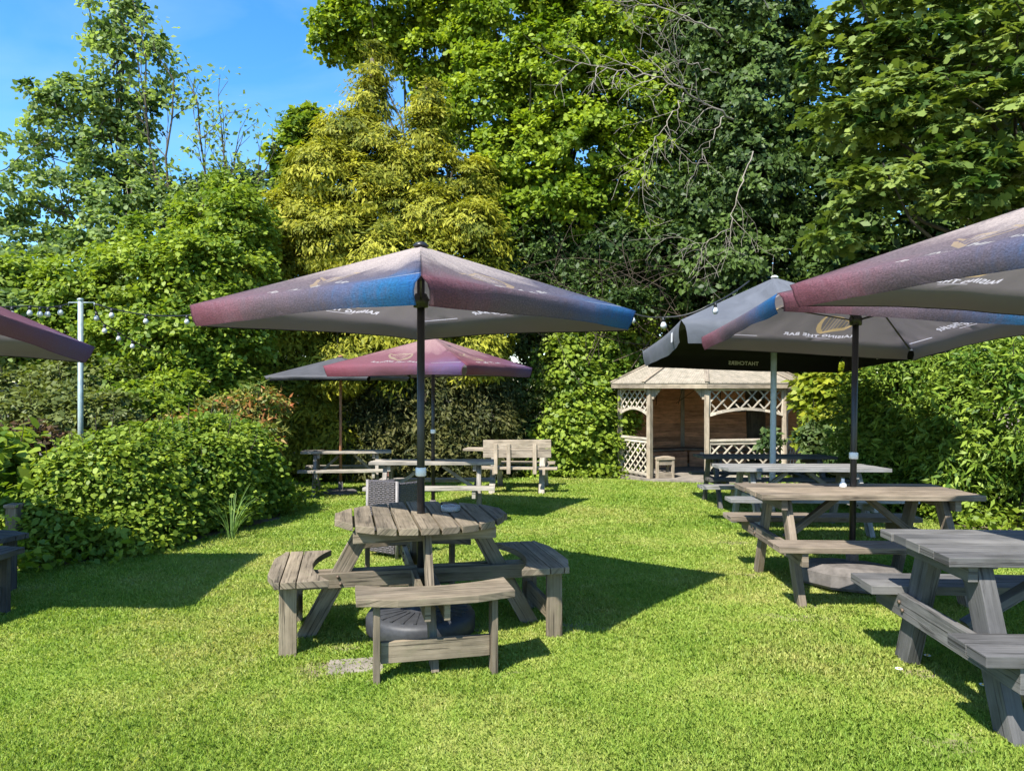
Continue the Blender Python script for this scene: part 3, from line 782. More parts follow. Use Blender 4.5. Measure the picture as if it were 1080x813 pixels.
tree('broadleaf_tree', 'shadowy dense tree standing behind the large-leaved maple', (W(1000, 16), 16.4), P(1000, 60, 16), .25,
     [ell(960, 140, 16, 75, 70, 1.4), ell(1060, 120, 16, 90, 110, 1.6), ell(930, 230, 15.6, 80, 60, 1.3), ell(1050, 260, 15.4, 100, 70, 1.4), ell(1150, 200, 15.6, 80, 120, 1.4), ell(970, 30, 16.4, 60, 40, 1.2), ell(900, 300, 15.6, 60, 50, 1.1), ell(1000, 330, 15, 110, 50, 1.2), ell(1080, -10, 16.4, 90, 60, 1.3)],
     900, 46, .20, 'leaf_dark', 'oval', nl=12, spread=.42, tint_bias=.15)

# laurel hedge down the right side
LK = dict(spread=.30, flat=.85, up=.55, out=.6, rand=.65, shell=(.45, 1.25))
shrub('laurel_bush', 'glossy laurel bush at the right edge beyond the brown table', [ell(1045, 445, 9.4, 66, 84, .8), ell(1075, 400, 9.3, 55, 40, .6), ell(1120, 440, 8.6, 75, 95, .9), ell(1010, 480, 9.4, 40, 60, .6)],
      620, 48, .108, 'leaf_laurel', 'lance', stems=12, **LK)
shrub('laurel_bush', 'laurel bush right behind the black pole, darker at its foot', [ell(955, 430, 10.6, 46, 66, .8), ell(920, 455, 11.0, 36, 60, .7), ell(985, 400, 10.4, 40, 40, .7), ell(950, 490, 10.5, 50, 50, .7)],
      460, 48, .11, 'leaf_laurel', 'lance', stems=10, **LK)
shrub('laurel_bush', 'laurel bush mostly cut off by the right edge of the photo', [ell(1210, 440, 7.9, 80, 110, .9), ell(1310, 430, 7.4, 90, 120, .9)],
      240, 44, .12, 'leaf_laurel', 'lance', stems=6, **LK)
shrub('climbing_plant', 'lime green climber growing up the right side of the gazebo', [ell(864, 412, 14.0, 20, 20, .4), ell(884, 430, 13.6, 26, 26, .5), ell(862, 448, 13.8, 14, 26, .35), ell(895, 402, 13.8, 20, 18, .4)],
      150, 36, .16, 'leaf_lime', 'oval', cat='climber', stems=8, spread=.24, droop=.3)
shrub('rose_bush', 'leggy dark rose bush by the right gazebo post', [ell(862, 470, 13.2, 18, 26, .35), ell(878, 492, 12.8, 26, 24, .4), ell(808, 462, 14.0, 12, 8, .15), ell(905, 480, 12.6, 26, 40, .5)],
      110, 30, .13, 'leaf_rose', 'oval', stems=14, spread=.22)

# back edge of the lawn
shrub('broadleaf_shrub', 'bright green leafy shrub left of the gazebo', [ell(630, 365, 17.2, 46, 38, .7), ell(600, 400, 16.8, 34, 40, .6), ell(640, 430, 16.6, 30, 50, .5), ell(615, 462, 16.2, 42, 36, .5), ell(585, 480, 16.1, 28, 24, .4), ell(660, 335, 17.6, 30, 26, .6)],
      560, 56, .10, 'leaf_shrub', 'round', stems=14, spread=.34, tint_bias=.12, shell=(.45, 1.35))
shrub('olive_shrub', 'tall olive grey shrub between the golden hedge and the bright green shrub', [ell(540, 390, 17.0, 40, 42, .6), ell(560, 430, 16.8, 34, 50, .6), ell(520, 440, 16.9, 30, 50, .5), ell(575, 375, 17.2, 30, 26, .5)],
      380, 56, .09, 'leaf_olive', 'oval', stems=14, spread=.30)

# left border
shrub('leafy_shrub', 'rounded leafy green shrub nearest the lawn on the left', [ell(85, 520, 7.4, 34, 36, .5), ell(122, 500, 7.6, 34, 36, .5), ell(62, 552, 7.1, 32, 28, .45), ell(155, 512, 7.8, 34, 38, .5), ell(112, 556, 7.2, 34, 22, .4), ell(158, 552, 7.4, 32, 22, .4), ell(96, 480, 7.9, 22, 16, .35), ell(150, 470, 8.1, 24, 16, .35)],
      500, 62, .052, 'leaf_shrub', 'round', stems=26, spread=.28, droop=.25, tint_bias=.1, shell=(.5, 1.32))
shrub('leafy_shrub', 'leafy green shrub beside the arching grass, middle of the left border', [ell(195, 502, 8.5, 30, 34, .5), ell(228, 495, 8.8, 28, 34, .5), ell(188, 538, 8.2, 34, 24, .45), ell(238, 530, 8.8, 28, 24, .4), ell(195, 462, 9.0, 24, 16, .4), ell(225, 458, 9.2, 24, 18, .4)],
      430, 62, .052, 'leaf_shrub', 'round', stems=24, spread=.28, droop=.25, shell=(.5, 1.32))
shrub('leafy_shrub', 'darker leafy shrub at the right end of the left border by the back tables', [ell(258, 492, 9.8, 32, 36, .55), ell(275, 516, 9.8, 22, 24, .4), ell(245, 464, 10.2, 28, 20, .45)],
      460, 60, .056, 'leaf_mid', 'round', stems=10, spread=.24, tint_bias=-.18, shell=(.5, 1.3))
shrub('large_leaf_plant', 'broad leaved green plant behind the left round table', [ell(10, 495, 7.6, 30, 32, .5), ell(-40, 500, 7.2, 50, 50, .6), ell(20, 540, 7.0, 20, 24, .35)],
      130, 30, .12, 'leaf_mid', 'round', stems=8, spread=.26, droop=.4)
shrub('golden_green_shrub', 'yellow green shrub with small leaves behind the galvanised pole', [ell(60, 435, 10.8, 50, 24, .6), ell(20, 425, 11.2, 40, 30, .6), ell(110, 440, 10.6, 44, 26, .6), ell(90, 400, 11.8, 50, 22, .6)],
      300, 40, .09, 'leaf_olive', 'oval', stems=10, spread=.24, tint_bias=.15)
shrub('bronze_shrub', 'bronze leaved low shrub at the far left', [ell(28, 462, 9.4, 26, 16, .4), ell(5, 470, 9.2, 24, 20, .4)],
      70, 36, .09, 'leaf_red', 'oval', stems=6, spread=.2)
shrub('pieris_shrub', 'pieris shrub with salmon pink new leaves at the back of the left border', [ell(240, 438, 11.6, 40, 18, .5), ell(275, 425, 11.8, 24, 20, .5), ell(190, 448, 11.4, 34, 14, .4), ell(255, 455, 11.4, 40, 20, .5)],
      220, 36, .11, 'leaf_pieris', 'lance', stems=10, spread=.22, tint_bias=.0)
shrub('feathery_shrub', 'grey green feathery shrub in the middle of the left border', [ell(150, 430, 11.6, 50, 24, .6), ell(130, 410, 12.0, 40, 24, .5), ell(185, 420, 12, 40, 26, .5)],
      240, 40, .10, 'leaf_mid', 'oval', stems=8, spread=.24)

def grass_clump(label, x, y, n, L):
    t = thing('arching_grass', label, 'grass plant', (x, y, G(x, y)))
    V_ = []; 
    for i in range(n):
        a = random.uniform(0, 2 * PI); l = L * random.uniform(.5, 1.1); ln = random.uniform(.15, .8)
        d = Vector((math.cos(a), math.sin(a), 0)); s = Vector((-d.y, d.x, 0)); w_ = .006
        b0 = d * .03
        for k in range(6):
            u0, u1 = k / 6, (k + 1) / 6
            def pt(u): return b0 + d * (l * ln * u ** 1.6) + Vector((0, 0, l * (u - .55 * ln * u ** 2.6)))
            p0, p1 = pt(u0), pt(u1); w0, w1 = w_ * (1 - u0 * .8), w_ * (1 - u1 * .8)
            V_ += [p0 - s * w0, p0 + s * w0, p1 + s * w1, p1 - s * w1]
    v = np.array([tuple(q) for q in V_])
    mesh_np('blade_tuft', v, 0, 4, M['blade'], t, rng.uniform(.2, 1, len(v) // 4))
grass_clump('arching clump of long grass at the foot of the left border', W(244, 7.85), 7.85, 30, .72)
grass_clump('small tuft of long grass left at the foot of the backed bench', W(536, 13.0), 12.9, 40, .30)

def undergrowth():
    """low growth along the border edges and under the hedges: reads as one mass"""
    pts = []
    for (x0, y0, x1, y1, n, wd) in ((-4.9, 6.3, -3.9, 7.0, 60, .25), (-4.1, 7.0, -3.4, 9.4, 80, .2), (-3.4, 9.4, -3.8, 12, 60, .3), (-4.2, 15.2, .8, 16.2, 120, .3), (.8, 16.1, 2.3, 15.9, 60, .25), (5.4, 14, 5.9, 11, 80, .35), (5.8, 11, 5.7, 8.6, 70, .35), (5.9, 8.6, 7.0, 6.2, 70, .35)):
        u = rng.random(n); pts.append(np.stack([x0 + (x1 - x0) * u + rng.normal(0, wd, n), y0 + (y1 - y0) * u + rng.normal(0, wd, n), np.zeros(n)], -1))
    p = np.concatenate(pts); p[:, 2] = gz(p[:, 0], p[:, 1]) + rng.uniform(.03, .22, len(p))
    k = np.repeat(np.arange(len(p)), 26)
    c = p[k] + rng.normal(size=(len(k), 3)) * [.13, .13, .07]; c[:, 2] = np.maximum(c[:, 2], gz(c[:, 0], c[:, 1]) + .01)
    v, m = leaves(c, rng.normal(size=c.shape) * .5 + [0, 0, .8], rng.normal(size=c.shape), .085 * rng.uniform(.6, 1.4, len(c)), 'oval')
    o = mesh_np('undergrowth', v, 0, m, M['leaf_mid'], None, np.clip(rng.normal(.5, .2, len(p))[k] + rng.normal(0, .12, len(k)), 0, 1))
    props(o, kind='stuff')
undergrowth()
# ------------------------------------------------------------------ mown grass: nobody could count the blades
def lawn_blades(n, ylo, yhi):
    """blades thin out and widen smoothly with distance"""
    y = ylo * (yhi / ylo) ** rng.random(n)
    x = (rng.random(n) * 2 - 1) * (y * .72 + .9)
    fine = .5 + .5 * np.sin(x * 23 + 2 * np.sin(y * 17)) * np.sin(y * 29 + 2 * np.sin(x * 19))
    ok = in_lawn(x, y) & (rng.random(n) > (soil_at(x, y) - .25) * 1.3 * (.45 + .9 * fine))
    x, y = x[ok], y[ok]
    n = len(x)
    z = gz(x, y) - .004
    ang = rng.random(n) * 2 * PI
    lean = rng.uniform(.1, .95, n)
    la = ang + rng.normal(0, .5, n)
    patch = .92 + .2 * np.sin(x * 2.1 + 1.3 * np.sin(y * 1.7)) * np.sin(y * 2.6 + .8 * np.sin(x * 1.9))
    hh = (.019 + .0012 * y) * rng.uniform(.55, 1.35, n) * patch
    w_ = (.0008 + .00088 * y) * rng.uniform(.7, 1.3, n)
    dx, dy = np.cos(ang + PI / 2) * w_ * .5, np.sin(ang + PI / 2) * w_ * .5
    lx, ly = np.cos(la) * hh * lean, np.sin(la) * hh * lean
    p = np.stack([x, y, z], -1)
    d = np.stack([dx, dy, np.zeros(n)], -1)
    mid = p + np.stack([lx * .3, ly * .3, hh * .6], -1)
    tip = p + np.stack([lx, ly, hh * np.sqrt(np.clip(1 - lean * .5, .2, 1))], -1)
    v = np.stack([p - d, p + d, mid + d * .75, tip, mid - d * .75], 1)
    return v.reshape(-1, 3), rng.beta(2.2, 2.0, n)
v, tt = lawn_blades(1150000, 1.7, 16.2)
g = mesh_np('grass', v, 0, 5, M['lawn_blade'], None, tt)
props(g, kind='stuff')
# ------------------------------------------------------------------ picnic furniture
SLOPE = math.atan(.042)
def place(t, x, y, rotz, sink=.012):
    """stand a thing on the lawn and tilt it with the fall of the ground"""
    t.location = (x, y, G(x, y) - sink)
    s = (G(x, y + .6) - G(x, y - .6)) / 1.2
    t.rotation_mode = 'QUATERNION'
    t.rotation_quaternion = Quaternion((1, 0, 0), math.atan(s)) @ Quaternion((0, 0, 1), rotz)

def picnic_table(label, x, y, rotz, wm, L=1.65, top_w=.76, top_h=.745, top_t=.04, boards=5, seat_c=.64, seat_w=.28, seat_h=.455, seat_t=.042, foot=.56, inset=.24, leg_w=.095, leg_t=.055, gap=.008, name='picnic_table', seat_l=None, outside=False, bear_h=.095):
    m = M[wm]
    t = thing(name, label, 'picnic table', (0, 0, 0), 0, 'rectangular picnic tables')
    SL = seat_l or L
    b = MB(); bw = (top_w - gap * (boards - 1)) / boards
    for i in range(boards):
        yy = -top_w / 2 + bw / 2 + i * (bw + gap)
        e = random.uniform(-.008, .008)
        b.board((-L / 2 + e, yy, top_h - top_t / 2 + random.uniform(-.002, .002)), (L / 2 + e, yy, top_h - top_t / 2), bw, top_t)
    b.build('tabletop', m, t, .004)
    for s in (-1, 1):
        b = MB()
        for k in (-1, 1):
            sw = (seat_w - gap) / 2
            b.board((-SL / 2 + random.uniform(-.006, .006), s * seat_c + k * (sw + gap) / 2, seat_h - seat_t / 2), (SL / 2, s * seat_c + k * (sw + gap) / 2, seat_h - seat_t / 2 + random.uniform(-.002, .002)), sw, seat_t)
        b.build('seat', m, t, .004)
    for e in (-1, 1):
        xx = e * (L / 2 - inset)
        for s in (-1, 1):
            b = MB()
            top = Vector((xx, s * .20, top_h - top_t - .003)); ft = Vector((xx, s * foot, -.015))
            d = (ft - top).normalized()
            # leg with level cuts top and foot
            hw = leg_w / 2 / max(.3, abs(d.z))
            poly = [(top.y - hw, top.z), (top.y + hw, top.z), (ft.y + hw, ft.z), (ft.y - hw, ft.z)]
            ou, ov = random.uniform(0, 50), random.uniform(0, 50)
            pts = [(xx - leg_t / 2, p[0], p[1]) for p in poly] + [(xx + leg_t / 2, p[0], p[1]) for p in poly]
            Lg = (ft - top).length
            fs = [(0, 1, 2, 3), (7, 6, 5, 4), (1, 0, 4, 5), (2, 1, 5, 6), (3, 2, 6, 7), (0, 3, 7, 4)]
            q = [(ou, ov), (ou, ov + leg_w), (ou + Lg, ov + leg_w), (ou + Lg, ov)]
            uv4 = [[q[0], q[1], q[2], q[3]], [q[3], q[2], q[1], q[0]], [(ou, ov), (ou + .1, ov), (ou + .1, ov + leg_t), (ou, ov + leg_t)],
                   [(ou + Lg, ov + .2), (ou, ov + .2), (ou, ov + .2 + leg_t), (ou + Lg, ov + .2 + leg_t)], [(ou, ov), (ou + .1, ov), (ou + .1, ov + leg_t), (ou, ov + leg_t)],
                   [(ou, ov + .4), (ou + Lg, ov + .4), (ou + Lg, ov + .4 + leg_t), (ou, ov + .4 + leg_t)]]
            b.poly(pts, fs, uv4)
            b.build('leg', m, t, .003)
        xi = xx - e * (leg_t / 2 + .0265) * (-1 if outside else 1)
        b = MB(); hb = seat_h - seat_t - .05
        yb = seat_c + seat_w / 2 - .02
        b.board((xi, -yb, hb), (xi, yb, hb), .045, bear_h)
        b.build('seat_bearer', m, t, .003)
        for s in (-1, 1):
            for dz in (-.018, .018):
                b = MB(); yy_ = s * (.20 + (foot - .20) * (top_h - hb) / top_h)
                xo = xi + (e if outside else -e) * .0225
                b.tube([(xo, yy_ + dz, hb + dz), (xo + (e if outside else -e) * .010, yy_ + dz, hb + dz)], .011, 8)
                b.build('bolt', M['steel_dull'], t)
        b = MB(); b.board((xi, -top_w / 2 + .05, top_h - top_t - .042), (xi, top_w / 2 - .05, top_h - top_t - .042), .045, .08)
        b.build('top_bearer', m, t, .003)
        b = MB(); b.board((xx - e * .06, 0, hb + .01), (e * .12, 0, top_h - top_t - .03), .07, .045)
        b.build('brace', m, t, .003)
    place(t, x, y, rotz)
    return t

picnic_table('dark grey stained picnic table with thick boards, nearest on the right', 2.96, 3.69, math.radians(-3), 'wood_dark', L=1.86, top_w=.70, top_h=.785, top_t=.045, boards=5, seat_c=.55, seat_w=.30, seat_t=.05, foot=.49, inset=.2, leg_w=.14, leg_t=.075, gap=.004, outside=True, seat_l=1.92, bear_h=.13)
picnic_table('brown weathered picnic table with the black pole of a printed parasol through it', 2.68, 5.80, math.radians(-2.5), 'wood_brown', L=1.62, top_w=.80, top_h=.785, seat_h=.478, seat_c=.66, foot=.54, inset=.23, leg_w=.11, leg_t=.05, outside=True)
picnic_table('pale silver grey picnic table with the pale blue-grey pole through it', 3.30, 8.5, math.radians(-2), 'wood_pale', L=1.78, top_w=.80, seat_c=.68, foot=.56, inset=.3, seat_l=1.95)
picnic_table('blackened picnic table close in front of the gazebo trellis', 3.72, 10.9, math.radians(-3), 'wood_black', L=1.9, top_w=.78, foot=.56, inset=.2)
picnic_table('grey picnic table under the raspberry pink and blue parasol', -1.05, 9.85, math.radians(1.5), 'wood_silver', L=1.62, top_w=.74, foot=.55, inset=.2)
picnic_table('mossy old picnic table under the black parasol by the golden hedge', -2.85, 12.7, math.radians(10), 'wood_silver', L=1.50, top_w=.72, foot=.55, seat_c=.62)

# two-sided picnic bench with slatted backrests
def backed_bench(label, x, y, rotz):
    m = M['wood_pine']
    t = thing('backed_picnic_bench', label, 'bench', (0, 0, 0))
    L = 1.15
    for s in (-1,):
        for k in range(2):
            pass
        b = MB()
        for k in range(2): b.board((-L / 2, s * .62, .70 + .155 * k), (L / 2, s * .62, .70 + .155 * k + .01), .03, .145)
        b.build('backrest', m, t, .004)
        for xx in (-.36, -.14, .30):
            b = MB(); b.board((xx, s * .655, .36), (xx, s * .645, .86), .03, .065, (1, 0, 0)); b.build('back_post', m, t, .003)
        b = MB()
        for k in (-1, 1): b.board((-L / 2 - .1, s * .46 + k * .075, .45), (L / 2 + .1, s * .46 + k * .075, .45), .14, .04)
        b.build('seat', m, t, .004)
    b = MB()
    for i in range(4): b.board((-L / 2 - .45, .02 + i * .15, .73), (L / 2 - .25, .02 + i * .15, .73), .142, .04)
    b.build('tabletop', m, t, .004)
    b = MB()
    for k in (-1, 1): b.board((-L / 2 - .2, .86 + k * .075, .45), (L / 2, .86 + k * .075, .45), .14, .04)
    b.build('seat', m, t, .004)
    for xx in (-.45, .40):
        for (y0, y1) in ((-.05, -.50), (.35, .80)):
            b = MB(); b.board((xx, y0, .70), (xx, y1, -.02), .045, .10, (1, 0, 0)); b.build('leg', M['wood_silver'], t, .003)
        b = MB(); b.board((xx + .05, -.62, .385), (xx + .05, .95, .385), .045, .09); b.build('seat_bearer', m, t, .003)
    place(t, x, y, rotz)
    return t
backed_bench('sun bleached bench with a boarded backrest by the green shrubs at the lawn edge', .15, 13.0, math.radians(-6))

# round eight-seater pub tables
def round_table(label, x, y, rotz, wm, sc=.93):
    m = M[wm]
    t = thing('round_picnic_table', label, 'picnic table', (0, 0, 0), 0, 'round picnic tables with four curved benches')
    TH, SH = .745, .455
    R = .575; n = 9; gap = .016
    pw = (2 * R - gap * (n - 1)) / n
    b = MB()
    for i in range(n):
        x0 = -R + i * (pw + gap); x1 = x0 + pw
        def yy(v): return math.sqrt(max(0.0, R * R - v * v))
        xs = [x0 + (x1 - x0) * k / 5 for k in range(6)]
        up = [(v, max(yy(v), .14)) for v in xs]; dn = [(v, -max(yy(v), .14)) for v in xs]
        dz = random.uniform(-.003, .003)
        b.prism(dn + up[::-1], TH - .042 + dz, TH + dz, (0, 1))
    b.build('tabletop', m, t, .004)
    # bearers under the top, across the boards
    for yb in (-.30, .30):
        b = MB(); b.board((-.46, yb, TH - .042 - .04), (.46, yb, TH - .042 - .04), .045, .07); b.build('top_bearer', m, t, .003)
    # the crossing rails at seat height, in two directions
    hl = .45
    for k in range(4):
        a = k * PI / 2
        rm = Matrix.Rotation(a, 4, 'Z')
        def T(p): return tuple(rm @ Vector(p))
        # bench facing -y in its own frame
        b = MB(); npl = 3; sp = .006
        yc = [-.700, -.795, -.890, -.985]
        for j in range(3):
            ya, yb2 = yc[j] - sp / 2, yc[j + 1] + sp / 2
            xs = [-hl + 2 * hl * q / 12 for q in range(13)]
            inn = []; ou = []
            for v in xs:
                iy = -math.sqrt(max(0, (.80) ** 2 - v * v)) - .0     # inner, hollow edge
                oy = -math.sqrt(max(0, 1.06 ** 2 - v * v)) + .055       # outer, bulging edge
                hi_ = min(ya, iy + .065) if j == 0 else ya
                lo_ = max(yb2, oy) if j == 2 else yb2
                if j == 0: hi_ = -math.sqrt(max(0, .95 ** 2 - v * v)) + .235; hi_ = max(hi_, yb2 + .03)
                if j == 2: lo_ = min(lo_, ya - .03)
                inn.append((v, hi_)); ou.append((v, lo_))
            poly = ou + inn[::-1]
            poly = [T((p[0], p[1], 0))[:2] for p in poly]
            ax = T((1, 0, 0))
            b.prism(poly, SH - .04, SH, (ax[0], ax[1]))
        bench = b.build('seat', m, t, .004)
        for e in (-1, 1):
            b = MB(); b.board(T((e * .335, -.85, SH - .042)), T((e * .335, -.85, -.015)), .105, .036, T((1, 0, 0))); b.build('bench_leg', m, t, .003)
        b = MB(); b.board(T((-.313, -.84, .15)), T((.313, -.84, .15)), .035, .11); b.build('stretcher', m, t, .003)
        # sloping leg of the frame
        b = MB()
        b.board(T((.0, -.36, TH - .05)), T((.0, -.78, -.015)), .11, .045, T((1, 0, 0)))
        b.build('leg', m, t, .003)
        for dz in (-.022, .022):       # coach bolts through the rail and leg
            b = MB(); b.tube([T((.072, -.545 - dz * .4, .365 + dz)), T((.084, -.545 - dz * .4, .365 + dz))], .010, 8)
            b.build('bolt', M['steel_dull'], t)
    for k in range(2):
        rm = Matrix.Rotation(k * PI / 2, 4, 'Z')
        for e in (-1, 1):
            b = MB(); z = SH - .10 - .088 * 0
            ww = .09
            zz = SH - .092 if k == 0 else SH - .092
            p0 = rm @ Vector((-.93, e * .055, zz)); p1 = rm @ Vector((.93, e * .055, zz))
            if k == 0:
                b.board(p0, p1, .035, ww)
            else:   # halved round the first pair: short lengths butted against it
                b.board(p0, rm @ Vector((-.075, e * .055, zz)), .035, ww); b.board(rm @ Vector((.075, e * .055, zz)), p1, .035, ww)
            b.build('rail', m, t, .003)
    place(t, x, y, rotz)
    t.scale = (sc, sc, 1)
    return t
AX, AY = -.58, 4.69
round_table('weathered grey round picnic table with four curved benches in mid lawn', AX, AY, math.radians(12.8), 'wood_grey')
round_table('dark round picnic table cut off by the left edge of the photo', -4.36, 4.98, math.radians(-14), 'wood_black')
# ------------------------------------------------------------------ parasols
HARP_OUT = None
def text_mesh(body, size, shear=.0, bold=False):
    cu = bpy.data.curves.new('lettering_source', 'FONT'); cu.body = body; cu.size = size; cu.align_x = 'CENTER'; cu.align_y = 'CENTER'; cu.shear = shear
    cu.resolution_u = 3; cu.space_character = 1.12; cu.extrude = 0; cu.offset = .004 * size / .1 if bold else 0
    o = bpy.data.objects.new('lettering_source', cu); COL.objects.link(o)
    dg = bpy.context.evaluated_depsgraph_get(); dg.update()
    me = bpy.data.meshes.new_from_object(o.evaluated_get(dg))
    vs = [tuple(v.co) for v in me.vertices]; fs = [tuple(p.vertices) for p in me.polygons]
    bpy.data.objects.remove(o); bpy.data.curves.remove(cu); bpy.data.meshes.remove(me)
    return vs, fs

def harp_shape():
    """outline pieces of the little harp as 2-D polygons, seen from below (mirrored like the lettering)"""
    pcs = []
    def band(pts, ws):
        L = []; R_ = []
        for i, p in enumerate(pts):
            a = Vector(pts[max(i - 1, 0)]); b = Vector(pts[min(i + 1, len(pts) - 1)])
            d = (b - a).normalized(); nn = Vector((-d.y, d.x)) * ws[i] / 2
            L.append((p[0] + nn.x, p[1] + nn.y)); R_.append((p[0] - nn.x, p[1] - nn.y))
        for i in range(len(pts) - 1): pcs.append([R_[i], R_[i + 1], L[i + 1], L[i]])
    band([(.04, .98), (-.02, .8), (-.03, .55), (.02, .3), (.12, .1), (.2, .02)], [.07, .09, .12, .14, .16, .10])   # bowed pillar
    band([(.15, .06), (.4, .14), (.7, .38), (.92, .66), (1.02, .86)], [.15, .17, .15, .11, .07])                    # sound box
    band([(.0, .97), (.2, 1.04), (.45, .98), (.7, .86), (.9, .9), (1.06, .95)], [.06, .07, .07, .07, .08, .05])      # neck
    for k in range(8):
        u = .14 + k * .095
        top = 1.0 - abs(u - .25) * .22; bot = .17 + max(0, u - .3) * .78
        if top - bot > .05: band([(u, bot), (u + .01, top)], [.016, .016])
    return pcs
HARP = harp_shape()
from mathutils.geometry import delaunay_2d_cdt
TXT = text_mesh('RAISING THE BAR', .078, .25, True)

